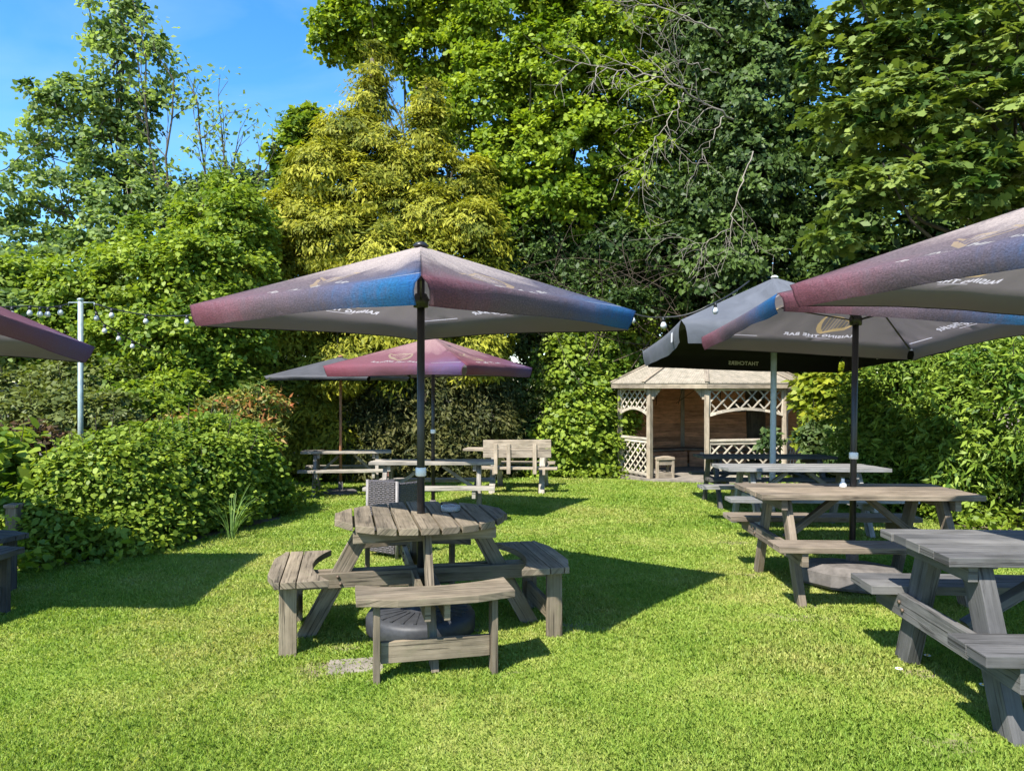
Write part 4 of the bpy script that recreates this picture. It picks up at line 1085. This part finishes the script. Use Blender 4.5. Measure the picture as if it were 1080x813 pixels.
def parasol(label, x, y, yaw, r, apex, eave, val, lean=(0, 0), cloth='cloth_print', pole='black_metal', pole_r=.025, printed=True, base='round', collar=None, finial='black_metal', top_len=None, sag=.045, name='parasol', valtext=None, base_z=None, group=None, cat='parasol', pole_cut=None, lets='letter', wav=.012):
    t = thing(name, label, cat, (0, 0, 0), 0, group)
    z0 = G(x, y)
    # corner k at angle yaw + k*90 deg, measured so that corner 0 points to the viewer when yaw is 0
    cs = [Vector((math.cos(a), math.sin(a), 0)) * r for a in [yaw - PI / 2 + k * PI / 2 for k in range(4)]]
    NU, NV, NW = 20, 12, 4
    b = MB(); fmat = []
    vb = .20                                     # V of the eave: valance takes 0..vb
    APX = Vector((0, 0, apex)); PH = [random.uniform(0, 6) for _ in range(4)]
    def roof_pt(k, u, v):
        """u across the panel seen from outside (left to right), v from eave 0 to apex 1"""
        A, B_ = cs[k], cs[(k + 1) % 4]
        e = A.lerp(B_, u); 
        inw = .035 * r * math.sin(PI * u)          # eaves pulled in a little between corners
        e = e * (1 - inw / r)
        p = e * (1 - v) + Vector((0, 0, eave + (apex - eave) * v))
        p.z -= sag * math.sin(PI * min(1, v * 1.05)) * math.sin(PI * u) ** .7 * (1 - v * .4)
        p.z += .012 * math.sin(PI * u) * (1 - v)
        if 0 < v < .99 and 0 < u < 1:            # soft puckers that run up from the corners
            cr = min(u, 1 - u)
            p.z += (.011 * math.sin(cr * 46 + v * 9 + PH[k]) + .010 * math.sin(u * 14 + v * 5 + PH[k] * 3)) * (1 - v) * min(1, v * 4) * min(1, cr * 15)
        return p
    for k in range(4):
        n_out = (cs[k] + cs[(k + 1) % 4]).normalized()
        ph = PH[k]
        pts = []; uvs_p = []
        for j in range(NW, 0, -1):           # hanging border, split at the corners
            for i in range(NU + 1):
                u, h = i / NU, 1 - j / NW
                uu = .5 + (u - .5) * (1 - .055 * (1 - h) ** .45)
                p = roof_pt(k, uu, 0)
                wv = wav * math.sin(u * 9 + ph) * (1 - h) + .6 * wav * math.sin(u * 23 + ph * 2) * (1 - h)
                p = p + n_out * wv + Vector((0, 0, -val * (1 - h) * (1 + .06 * math.sin(u * 5 + ph))))
                p += n_out * (.016 * math.sin(PI * h) - .02 * (1 - h))
                pts.append(p); uvs_p.append((u, vb * h))
        RV = 0 if not printed else NV  # a printed roof is triangulated round its print further down
        for j in range(NV + 1):
            if printed and j > 0: break
            for i in range(NU + 1):
                u, v = i / NU, j / NV
                pts.append(roof_pt(k, u, v) if j < NV else APX.copy()); uvs_p.append((u, vb + (1 - vb) * v))
        fs = []; uvs = []
        for j in range(NV + NW - RV):
            for i in range(NU):
                q = (j * (NU + 1) + i, j * (NU + 1) + i + 1, (j + 1) * (NU + 1) + i + 1, (j + 1) * (NU + 1) + i)
                if j == NV + NW - 1: q = q[:3]
                fs.append(q); uvs.append([uvs_p[a] for a in q])
        eave0 = len(b.v) + NW * (NU + 1)
        b.poly(pts, fs, uvs, True); fmat += [0] * len(fs)
        if printed:
            A, B_ = cs[k], cs[(k + 1) % 4]; el = (B_ - A).length; sl = math.hypot(apex - eave, ((A + B_) / 2).length)
            co2 = []; src = []
            for j in range(NV):
                for i in range(NU + 1):
                    co2.append(Vector(((.5 - i / NU) * el * (1 - j / NV), sl * j / NV)))
            co2.append(Vector((0, sl)))
            faces_in = []; owner = []
            def add(poly2, own):
                poly2 = list(poly2)
                if sum(p[0] * q[1] - q[0] * p[1] for p, q in zip(poly2, poly2[1:] + poly2[:1])) < 0: poly2 = poly2[::-1]
                st = len(co2); co2.extend(Vector(q) for q in poly2); faces_in.append(list(range(st, st + len(poly2)))); owner.append(own)
            for (vv, ff, dx, dy) in ((TXT[0], TXT[1], .06, .150),):
                for f in ff: add([(-vv[i][0] + dx, vv[i][1] + dy) for i in f], 1)
            add([(-.06, .092), (.18, .092), (.18, .099), (-.06, .099)], 1)
            add([(-.92, .07), (-.52, .07), (-.52, .082), (-.92, .082)], 1)
            for pc in HARP: add([(-.02 + q[0] * .33, .215 + q[1] * .29) for q in pc], 2)
            edges_in = [(f[i], f[(i + 1) % len(f)]) for f in faces_in for i in range(len(f))]
            ov, oe, of, ovi, oei, ofi = delaunay_2d_cdt(co2, edges_in, [], 0, 1e-5)
            cen = np.array([[(ov[f[0]].x + ov[f[1]].x + ov[f[2]].x) / 3, (ov[f[0]].y + ov[f[1]].y + ov[f[2]].y) / 3] for f in of])
            kind = np.zeros(len(of), int)
            for f, o in zip(faces_in, owner):          # which triangles lie inside an inked outline
                q = np.array([tuple(co2[i]) for i in f]); ins = np.zeros(len(of), bool)
                for i in range(len(q)):
                    x0, y0 = q[i]; x1, y1 = q[(i + 1) % len(q)]
                    ins ^= ((y0 > cen[:, 1]) != (y1 > cen[:, 1])) & (cen[:, 0] < (x1 - x0) * (cen[:, 1] - y0) / (y1 - y0 + 1e-15) + x0)
                kind[ins] = np.maximum(kind[ins], o)
            b0 = len(b.v); tp = []; tu = []
            for q in ov:
                v = min(1.0, max(0.0, q.y / sl)); u = .5 - q.x / max(el * (1 - v), 1e-6); u = min(1.0, max(0.0, u))
                if v > .999: u = .5
                tp.append(roof_pt(k, u, v) if v < .999 else APX.copy()); tu.append((u, vb + (1 - vb) * v))
            ff = []; uu_ = []; mm = []
            for f, kd in zip(of, kind):
                f = list(f)[::-1]          # s runs against u, so flip to keep the outside out
                if (ov[f[1]] - ov[f[0]]).cross(ov[f[2]] - ov[f[0]]) > 0: f = f[::-1]
                ff.append(tuple(f)); uu_.append([tu[i] if tu[i][1] < .999 else ((tu[f[0]][0] + tu[f[1]][0] + tu[f[2]][0]) / 3, 1.0) for i in f])
                mm.append(int(kd))
            b.poly(tp, ff, uu_, True); fmat += mm
    can = b.build('canopy', [M[cloth], M['cloth_letter'], M['cloth_harp']] if printed else M[cloth], t, 0, fmat)
    if printed:        # weld the roof to its border
        bm = bmesh.new(); bm.from_mesh(can.data); bmesh.ops.remove_doubles(bm, verts=bm.verts, dist=.0004); bm.to_mesh(can.data); bm.free()
    if valtext:
        tv, tf = text_mesh(valtext, .075, 0, True)
        for k in range(4):
            A, B_ = cs[k], cs[(k + 1) % 4]; el = (B_ - A).length
            n_out = (A + B_).normalized()
            mb = MB(); pp = []
            for q in tv:
                u = .5 + q[0] / el
                p = roof_pt(k, u, 0) + Vector((0, 0, -val * .62 + q[1])) - n_out * (.02 * .6 + .016)
                pp.append(p)
            mb.poly(pp, tf, [[(0, 0)] * len(f) for f in tf]); mb.build('lettering', M['letter_dim'], can)
            mb = MB()       # small white woven label near the end of the border outside
            uu = .80
            p = roof_pt(k, uu, 0) + n_out * .02; d = (B_ - A).normalized()
            a = p + Vector((0, 0, -val * .25)); c = p + Vector((0, 0, -val * .70))
            mb.poly([a - d * .05, c - d * .05, c + d * .05, a + d * .05], [(0, 1, 2, 3)], [[(0, 0)] * 4]); mb.build('emblem', M['letter'], can)
    # frame: pole, hub, runner, ribs and struts
    zb = base_z if base_z is not None else 0.0
    mb = MB(); mb.tube([(0, 0, zb + .02), (0, 0, apex - .035)], pole_r, 14); po = mb.build('pole', M[pole], t)
    if collar:
        mb = MB(); mb.lathe([(pole_r + .002, collar - .028), (pole_r + .009, collar - .024), (pole_r + .009, collar + .024), (pole_r + .002, collar + .028)], 18); mb.build('collar', M['white_plastic'], po)
    run = eave + .05
    mb = MB(); mb.lathe([(pole_r + .001, run - .05), (pole_r + .022, run - .045), (pole_r + .026, run + .01), (pole_r + .012, run + .04), (pole_r + .001, run + .045)], 16); mb.build('runner', M['black_metal'], po)
    for k in range(4):
        d = cs[k].normalized()
        def rp(f): 
            v = 1 - f
            return d * (r * f * .985) + Vector((0, 0, eave + (apex - eave) * v - .022))
        rb = MB(); rb.tube([rp(.03), rp(.5), rp(.97)], .008, 6)
        rib = rb.build('rib', M['black_metal'], t)
        sb = MB(); sb.tube([d * (pole_r + .02) + Vector((0, 0, run)), rp(.46)], .006, 6); sb.build('strut', M['black_metal'], rib)
    mb = MB(); mb.lathe([(.045, apex - .006), (.05, apex + .004), (.03, apex + .022), (.0, apex + .03)], 16); mb.build('finial', M[finial], t)
    if base == 'round':
        mb = MB(); mb.lathe([(.33, 0), (.345, .012), (.345, .10), (.33, .122), (.26, .135), (.10, .142), (.05, .142), (.05, .20), (pole_r + .003, .20)], 36)
        for i in range(24):       # moulded ribs on top
            a = i * PI / 12
            mb.board((math.cos(a) * .12, math.sin(a) * .12, .143), (math.cos(a) * .30, math.sin(a) * .30, .131), .018, .008)
        mb.build('base', M['black_rubber'], t)
    elif base == 'eight':
        mb = MB(); mb.lathe([(.40, 0), (.42, .02), (.42, .11), (.33, .165), (.06, .19), (.05, .19), (.05, .30), (pole_r + .003, .30)], 8, smooth=False); mb.build('base', M['concrete'], t)
    elif base == 'plain':
        mb = MB(); mb.lathe([(.28, 0), (.28, .05), (.25, .07), (.05, .08), (.04, .08), (.04, .22), (pole_r + .003, .22)], 24); mb.build('base', M['concrete'], t)
    t.location = (x, y, z0 - .005)
    t.rotation_mode = 'QUATERNION'
    t.rotation_quaternion = Vector((0, 0, 1)).rotation_difference(Vector((lean[0], lean[1], 1)).normalized())
    return t

PG = 'printed pub parasols'
parasol('printed parasol with blue and plum borders over the round table in mid lawn', AX, AY, math.atan2(-AX, AY), 1.41, 2.44, 2.045, .125, (0, 0), collar=1.005, base='round', group=PG)
parasol('raspberry pink and blue printed parasol over the back picnic table', -1.05, 9.80, math.radians(21), 1.43, 2.38, 1.985, .13, (0, 0), cloth='cloth_plum', collar=1.13, base='plain', group=PG)
parasol('printed parasol with harp above the brown picnic table, its pole standing on an eight-sided base', 2.72, 5.90, math.radians(45), 1.43, 2.53, 2.10, .125, (.055, .085), base='eight', collar=1.03, group=PG)
parasol('large printed parasol cut off by the right edge, over the grey stained table', 2.84, 3.54, math.radians(-27.6), 1.42, 2.55, 2.14, .125, (.0, .0), base='round', group=PG)
parasol('printed parasol with dark border cut off by the left edge of the photo', -4.36, 4.50, math.radians(45), 1.42, 2.50, 2.08, .13, (.045, .14), cloth='cloth_plum', base='round', group=PG)
parasol('charcoal grey parasol with deep border and white cap beside the gazebo', 3.32, 9.40, math.radians(43), 2.10, 3.12, 2.28, .25, (.035, .07), cloth='cloth_grey', pole='grey_metal', pole_r=.038, printed=False, base='plain', finial='white_plastic', valtext='THATCHERS', sag=.05)
parasol('black parasol on a varnished wooden pole by the golden hedge', -2.92, 12.55, math.radians(33), 1.28, 2.34, 2.00, .07, (0, 0), cloth='cloth_black', pole='wood_pole', pole_r=.024, printed=False, base='plain', finial='wood_pole')
# ------------------------------------------------------------------ gazebo
def gazebo():
    V = [Vector(q) for q in [(2.33, 15.9), (2.80, 14.98), (3.86, 14.6), (5.52, 14.9), (6.2, 15.9), (5.9, 17.2), (4.1, 17.75), (2.65, 17.1)]]
    c = sum(V, Vector((0, 0))) / 8
    gzz = G(c.x, c.y - 1.2)
    t = thing('gazebo', 'wooden gazebo with cream trellis sides and shingled roof at the end of the lawn', 'gazebo', (c.x, c.y, gzz))
    Q = [v - c for v in V]
    HH = 1.93
    mw, mp = M['wood_cream'], M['wood_pine']
    def p3(q, z): return Vector((q.x, q.y, z))
    mb = MB(); mb.prism([tuple(q * 1.05) for q in Q], -.10, .06); mb.build('floor_slab', M['stone'], t)
    for q in Q:
        mb = MB(); d = q.normalized()
        mb.board(p3(q, .06), p3(q, HH), .095, .095, (d.x, d.y, 0)); po = mb.build('post', mp, t, .006)
    def edge(i): return Q[i], Q[(i + 1) % 8]
    for i in range(8):
        A, B = edge(i); d = (B - A).normalized()
        mb = MB(); mb.board(p3(A, HH + .05), p3(B, HH + .05), .07, .10); mb.build('eave_beam', mp, t)
    def lattice(i, z0, z1, arch=0.0, step=.17):
        A, B = edge(i); L = (B - A).length; d = (B - A).normalized()
        a0, a1 = .05, L - .05
        nrm = Vector((d.y, -d.x))
        mb = MB()
        def low(s): return z0 + arch * (4 * ((s - a0) / (a1 - a0)) * (1 - (s - a0) / (a1 - a0)))
        hgt = z1 - z0
        for sgn in (1, -1):
            s = a0 - hgt
            while s < a1 + hgt:
                pts = []
                for k in range(41):
                    h = hgt * k / 40; ss = s + sgn * h
                    if a0 <= ss <= a1 and z0 + h >= low(ss): pts.append((ss, z0 + h))
                if len(pts) > 2:
                    off = nrm * (.012 * sgn)
                    p, q = pts[0], pts[-1]
                    mb.board(p3(A + d * p[0] + off, p[1]), p3(A + d * q[0] + off, q[1]), .012, .028, (nrm.x, nrm.y, 0) if False else (0, 0, 1))
                s += step
        # frame
        mb.board(p3(A + d * a0, z1), p3(A + d * a1, z1), .05, .05)
        if arch:
            prev = None
            for k in range(13):
                s = a0 + (a1 - a0) * k / 12; q = p3(A + d * s, low(s))
                if prev is not None: mb.board(prev, q, .05, .055)
                prev = q
        else: mb.board(p3(A + d * a0, z0), p3(A + d * a1, z0), .05, .05)
        for s in (a0, a1): mb.board(p3(A + d * s, z0 + .02), p3(A + d * s, z1 - .02), .045, .045, (d.x, d.y, 0))
        return mb.build('trellis_panel', mw, t)
    for i in (0, 2, 3, 7):
        lattice(i, 1.36, HH - .06, .12, .26 if i > 0 else .18)
        lattice(i, .14, .80, 0, .26 if i > 0 else .18)
        A, B = edge(i); d = (B - A).normalized()
        mb = MB(); mb.board(p3(A + d * .05, .86), p3(B - d * .05, .86), .085, .045); mb.build('hand_rail', mw, t, .004)
    for i in (4, 5, 6):
        A, B = edge(i); d = (B - A).normalized()
        mb = MB(); n = 17; hh = (HH - .1) / n
        for k in range(n): mb.board(p3(A + d * .05, .08 + hh * (k + .5)), p3(B - d * .05, .08 + hh * (k + .5)), .022, hh - .003)
        mb.board(p3(A + d * .05 + Vector((d.y, -d.x)) * .02, (HH) / 2), p3(B - d * .05 + Vector((d.y, -d.x)) * .02, HH / 2), .01, HH - .2)
        mb.build('boarded_wall', M['wood_red'], t)
    # brackets at the entrance
    for (q, dd) in ((Q[1], (Q[2] - Q[1]).normalized()), (Q[2], (Q[1] - Q[2]).normalized())):
        mb = MB()
        for k in range(5):
            x0 = .05 + .0; hgt = .26 - k * .045; xx = .05 + k * .036
            mb.board(p3(q + dd * (xx + .018), HH - hgt), p3(q + dd * (xx + .018), HH), .036, .05, (dd.x, dd.y, 0))
        mb.build('bracket', mp, t, .006)
    # bench seats round the inside and a box stool by the entrance
    inn = [q * .70 for q in Q]; wal = [q * .95 for q in Q]
    mb = MB()
    for i in (4, 5, 6):
        a, b2, c2, d2 = inn[i], inn[(i + 1) % 8], wal[(i + 1) % 8], wal[i]
        mb.prism([tuple(a), tuple(b2), tuple(c2), tuple(d2)][::-1] if ((b2 - a).x * (d2 - a).y - (b2 - a).y * (d2 - a).x) < 0 else [tuple(a), tuple(b2), tuple(c2), tuple(d2)], .44, .48)
    mb.build('seat', M['wood_brown'], t)
    mb = MB()
    for i in (5, 6):
        a, b2 = inn[i], inn[(i + 1) % 8]; d = (b2 - a).normalized()
        for k in range(3): mb.board(p3(a + d * .03, .12 + .12 * k), p3(b2 - d * .03, .12 + .12 * k), .02, .112)
    mb.build('seat_skirt', M['wood_red'], t)
    mb = MB(); a, b2 = inn[5], inn[6]; m_ = a.lerp(b2, .70); d = (b2 - a).normalized(); nr = Vector((d.y, -d.x)); nr = nr if nr.y < 0 else -nr
    mb.board(p3(m_ + nr * .02 - d * .12, .33), p3(m_ + nr * .02 + d * .12, .33), .012, .14); mb.build('notice', M['paper'], t)
    a, b2 = wal[5], wal[6]; m_ = a.lerp(b2, .30); d = (b2 - a).normalized(); nr = Vector((d.y, -d.x)); nr = nr if nr.y < 0 else -nr
    mb = MB(); mb.board(p3(m_ + nr * .03 - d * .17, 1.44), p3(m_ + nr * .03 + d * .17, 1.44), .015, .22); mb.build('sign_board', M['sign'], t)
    # roof facets with hips
    R0 = 1.11; apex = p3(Vector((0, 0)), 3.0); ez = HH + .08
    mb = MB()
    for i in range(8):
        A, B = edge(i); a, b2 = p3(A * R0, ez), p3(B * R0, ez); L = (b2 - a).length; hg = (apex - (a + b2) / 2).length
        th = Vector((0, 0, -.03))
        mb.poly([a, b2, apex, a + th, b2 + th, apex + th], [(0, 1, 2), (5, 4, 3), (0, 3, 4, 1)],
                [[(0, 0), (L, 0), (L / 2, hg)], [(L / 2, hg), (L, 0), (0, 0)], [(0, 0), (0, .03), (L, .03), (L, 0)]])
    rf = mb.build('roof', M['roof'], t)
    mb = MB()
    for i in range(8):
        a = p3(Q[i] * (R0 + .005), ez + .012); mb.board(a, apex + Vector((0, 0, .012)), .085, .02)
    mb.build('hip_capping', mp, rf)
    mb = MB()
    for i in range(8):
        A, B = edge(i); mb.board(p3(A * (R0 - .012), ez - .075), p3(B * (R0 - .012), ez - .075), .02, .085)
    mb.build('fascia', mp, rf)
    # a box stool stands just inside the entrance, by the left post: a thing of its own
    s = thing('box_stool', 'small square wooden box stool inside the gazebo entrance', 'stool', (2.80 + .30, 15.18, gzz + .06), math.radians(12))
    mb = MB(); mb.board((-.2, 0, .40), (.2, 0, .40), .34, .05); mb.build('seat', mp, s, .004)
    for e in (-1, 1):
        mb = MB(); mb.board((e * .17, -.13, 0), (e * .17, -.13, .374), .05, .05, (1, 0, 0)); mb.build('leg', mp, s)
        mb = MB(); mb.board((e * .17, .13, 0), (e * .17, .13, .374), .05, .05, (1, 0, 0)); mb.build('leg', mp, s)
    mb = MB(); mb.board((-.145, -.13, .06), (.145, -.13, .06), .03, .11); mb.build('foot_rail', mp, s)
    mb = MB(); mb.board((-.145, -.13, .32), (.145, -.13, .32), .03, .10); mb.build('apron', mp, s)
    return t
gazebo()
# ------------------------------------------------------------------ small things
def rattan_chair(label, x, y, rotz):
    t = thing('rattan_chair', label, 'chair', (0, 0, 0))
    m = M['rattan']
    Wd, D, Hh = .40, .36, .72
    def panel(name, pts, z0, z1, th):
        # a panel with rounded vertical ends following a plan line
        mb = MB(); n = len(pts)
        L = [0]
        for i in range(1, n): L.append(L[-1] + (Vector(pts[i]) - Vector(pts[i - 1])).length)
        off = []
        for i in range(n):
            a = Vector(pts[max(i - 1, 0)]); b = Vector(pts[min(i + 1, n - 1)]); d = (b - a).normalized(); off.append(Vector((-d.y, d.x)) * th)
        o_ = [(p[0], p[1]) for p in pts]; i_ = [(p[0] + q.x, p[1] + q.y) for p, q in zip(pts, off)]
        V_ = []; F_ = []; U_ = []
        for (a, b) in zip(o_, i_):
            V_ += [(a[0], a[1], z0), (a[0], a[1], z1), (b[0], b[1], z1), (b[0], b[1], z0)]
        for i in range(n - 1):
            s, e = i * 4, (i + 1) * 4
            F_ += [(s, e, e + 1, s + 1), (s + 1, e + 1, e + 2, s + 2), (s + 2, e + 2, e + 3, s + 3), (s + 3, e + 3, e, s)]
            u0, u1 = L[i], L[i + 1]
            U_ += [[(u0, z0), (u1, z0), (u1, z1), (u0, z1)], [(u0, 0), (u1, 0), (u1, th), (u0, th)], [(u0, z1), (u1, z1), (u1, z0), (u0, z0)], [(u0, 0), (u1, 0), (u1, th), (u0, th)]]
        F_ += [(0, 1, 2, 3), ((n - 1) * 4 + 3, (n - 1) * 4 + 2, (n - 1) * 4 + 1, (n - 1) * 4)]
        U_ += [[(0, z0), (0, z1), (th, z1), (th, z0)], [(0, z0), (0, z1), (th, z1), (th, z0)]]
        mb.poly(V_, F_, U_); return mb.build(name, m, t, .012)
    # back panel in the middle, side panels curving round the corners
    panel('backrest', [(-Wd / 2 + .035, D / 2), (Wd / 2 - .035, D / 2)][::-1], .05, Hh, .05)
    panel('side_panel', [(Wd / 2, D / 2 - .03), (Wd / 2, -D / 2)][::-1], .05, Hh - .02, .05)
    panel('side_panel', [(-Wd / 2, -D / 2), (-Wd / 2, D / 2 - .03)][::-1], .05, Hh - .02, .05)
    mb = MB()
    for sx in (-1, 1):
        mb.tube([(sx * (Wd / 2 - .012), D / 2 - .012, .0), (sx * (Wd / 2 - .012), D / 2 - .012, Hh)], .016, 8)
    mb.build('corner_post', M['rattan_rim'], t)
    mb = MB(); mb.board((-Wd / 2 + .06, -.02, .36), (Wd / 2 - .06, -.02, .36), D - .12, .05); mb.build('seat', m, t, .01)
    mb = MB(); mb.board((-Wd / 2 + .07, -.03, .425), (Wd / 2 - .07, -.03, .425), D - .15, .07); mb.build('seat_cushion', M['cushion'], t, .025)
    for sx in (-1, 1):
        mb = MB(); mb.board((sx * (Wd / 2 - .03), -D / 2 + .03, 0), (sx * (Wd / 2 - .03), -D / 2 + .03, .06), .03, .03, (1, 0, 0)); mb.build('leg', M['black_metal'], t)
    place(t, x, y, rotz, .005)
    return t
rattan_chair('woven grey rattan tub chair standing behind the round table', -1.12, 7.0, math.radians(146))

# string lights and their pole
SPX, SPY = W(85, 8.6), 8.6
t = thing('string_light_pole', 'tall galvanised pole carrying the string lights behind the left shrubs', 'pole', (SPX, SPY, G(SPX, SPY)))
top = H(316, SPY) - G(SPX, SPY)
mb = MB(); mb.tube([(0, 0, -.1), (0, 0, top)], .03, 12); po = mb.build('shaft', M['galv'], t)
mb = MB(); mb.lathe([(.034, top - .01), (.036, top + .015), (.0, top + .025)], 12); mb.build('cap', M['galv'], po)
mb = MB(); mb.tube([(-.14, 0, top - .03), (.16, 0, top - .03)], .008, 6)
for s in (-.14, .16): mb.tube([(s, 0, top - .03), (s, 0, top - .07)], .006, 6)
mb.build('hook_bar', M['galv'], t)

def strand(label, pts, sag, bulbs, group='strings of festoon bulbs', off=.0):
    """festoon cable through pts with a dip between them; bulbs at fractions of its length"""
    base = Vector(pts[0])
    t = thing('string_lights', label, 'string lights', base, 0, group)
    path = []
    for i in range(len(pts) - 1):
        a, b = Vector(pts[i]), Vector(pts[i + 1])
        for k in range(14 + (i == len(pts) - 2)):
            u = k / 14; q = a.lerp(b, u); q.z -= sag[i] * 4 * u * (1 - u); path.append(q - base)
    mb = MB(); mb.tube(path, .0085, 5); mb.build('cable', M['cable'], t)
    L = [0]
    for i in range(1, len(path)): L.append(L[-1] + (path[i] - path[i - 1]).length)
    for f in bulbs:
        s = f * L[-1]
        i = max(1, min(len(L) - 1, next((j for j in range(len(L)) if L[j] >= s), len(L) - 1)))
        u = (s - L[i - 1]) / max(1e-6, L[i] - L[i - 1]); q = path[i - 1].lerp(path[i], u)
        mb = MB(); mb.lathe([(.006, 0), (.016, -.005), (.017, -.045), (.0, -.046)][::-1], 10, q); so_ = mb.build('socket', M['cable'], t)
        mb = MB(); mb.lathe([(.0, -.114), (.016, -.109), (.029, -.092), (.031, -.079), (.024, -.06), (.014, -.044)], 14, q); mb.build('bulb', M['bulb'], so_)
    return t
tp = Vector((SPX, SPY, H(318, SPY)))
strand('festoon strand running from the galvanised pole to the left edge of the photo', [tp + Vector((-.14, 0, -.02)), P(30, 322, 8.2), P(-60, 312, 7.6)], [.03, .05], [.08, .2, .27, .36, .5, .62, .8])
strand('festoon strand from the galvanised pole past the mid lawn parasol to the charcoal parasol', [tp + Vector((.16, 0, -.02)), P(200, 332, 9.2), P(440, 330, 9.6), P(668, 330, 8.4), P(702, 334, 7.05), P(747, 322, 7.0), P(790, 296, 7.4)], [.06, .10, .10, .02, .03, .02], [.02, .06, .11, .16, .35, .45, .56, .73, .87, .935])
strand('lower slack festoon strand hanging from the galvanised pole in the green branches', [tp + Vector((.16, 0, -.05)), P(113, 343, 9.4), P(128, 352, 9.8), P(142, 360, 10.2), P(172, 372, 10.8)], [.05, .0, .0, .02], [.06, .30, .52, .70])

# wooden post behind the left table
t = thing('wooden_post', 'short pale wooden post among the leaves behind the left round table', 'post', (W(15, 6.6), 6.6, G(-4.4, 6.6)))
mb = MB(); mb.board((0, 0, -.1), (0, 0, .52), .10, .10, (1, 0, 0)); mb.build('shaft', M['wood_brown'], t, .006)
mb = MB(); mb.board((0, 0, .52), (0, 0, .55), .12, .12, (1, 0, 0)); mb.build('cap', M['wood_brown'], t, .006)

# garden fence far on the left
t = thing('wooden_fence', 'grey wooden panel fence showing behind the shrubs at the far left', 'fence', (-8.6, 12.4, G(-8.6, 12.4)), math.radians(8))
for k in range(3):
    mb = MB()
    for i in range(16): mb.board((-2.7 + k * 1.83 + i * .112, 0, .05), (-2.7 + k * 1.83 + i * .112, .0, 1.9), .105, .02, (0, 1, 0))
    mb.build('fence_panel', M['wood_pale'], t)
for k in range(4):
    mb = MB(); mb.board((-2.80 + k * 1.83, .03, -.2), (-2.80 + k * 1.83, .03, 2.0), .09, .09, (0, 1, 0)); mb.build('post', M['wood_silver'], t)

# table-top things; z comes from the table they stand on
def at_table(x, y, h): return (x, y, G(x, y) + h)
t = thing('ashtray', 'small clear glass ashtray on the grey round table', 'ashtray', at_table(-.40, 4.80, .735))
mb = MB(); mb.lathe([(.0, .0), (.055, .0), (.062, .006), (.066, .035), (.058, .036), (.050, .012), (.0, .010)], 24); o = mb.build('bowl', M['glass'], t)
t = thing('bottle', 'small white squeezy bottle on the brown picnic table', 'bottle', at_table(W(889, 5.98), 5.98, .737))
mb = MB(); mb.lathe([(.0, 0), (.026, 0), (.028, .01), (.028, .055), (.015, .072), (.012, .075)], 16); mb.build('body', M['white_plastic'], t)
mb = MB(); mb.lathe([(.013, .0755), (.014, .08), (.012, .10), (.0, .102)], 12); mb.build('cap', M['white_plastic'], t)
t = thing('bottle', 'small pink bottle on the seat of the grey picnic table at the back', 'bottle', at_table(W(409, 10.5), 10.5, .47))
mb = MB(); mb.lathe([(.0, 0), (.034, 0), (.036, .012), (.036, .12), (.02, .15), (.018, .155)], 16); mb.build('body', M['pink_glass'], t)
mb = MB(); mb.lathe([(.019, .1555), (.019, .18), (.0, .182)], 12); mb.build('cap', M['white_plastic'], t)
t = thing('paving_slab', 'bare buried paving slab in the grass before the round table', 'paving slab', (-.86, 4.06, G(-.86, 4.06) - .014), math.radians(10))
mb = MB(); mb.board((-.15, 0, .012), (.15, 0, .012), .20, .024); mb.build('slab', M['stone'], t, .01)

for (px, py, lab) in ((948, 709, 'white daisy in open grass left of the dark table leg'), (978, 694, 'white daisy by the left foot of the dark grey table'), (1037, 726, 'white daisy in the shade under the dark grey table')):
    d = F * 1.55 / (py - 406); x, y = W(px, d), d
    t = thing('daisy', lab, 'flower', (x, y, G(x, y)), 0, 'daisies in the lawn')
    mb = MB()
    for i in range(12):
        a = i * PI / 6; mb.board((math.cos(a) * .005, math.sin(a) * .005, .035), (math.cos(a) * .018, math.sin(a) * .018, .038), .007, .001)
    mb.build('petals', M['petal'], t)
    mb = MB(); mb.lathe([(.0, .034), (.007, .035), (.006, .041), (.0, .043)], 10); mb.build('flower_centre', M['yellow'], t)
    mb = MB(); mb.tube([(0, 0, 0), (.002, 0, .034)], .001, 5); mb.build('stem', M['leaf_shrub'], t)
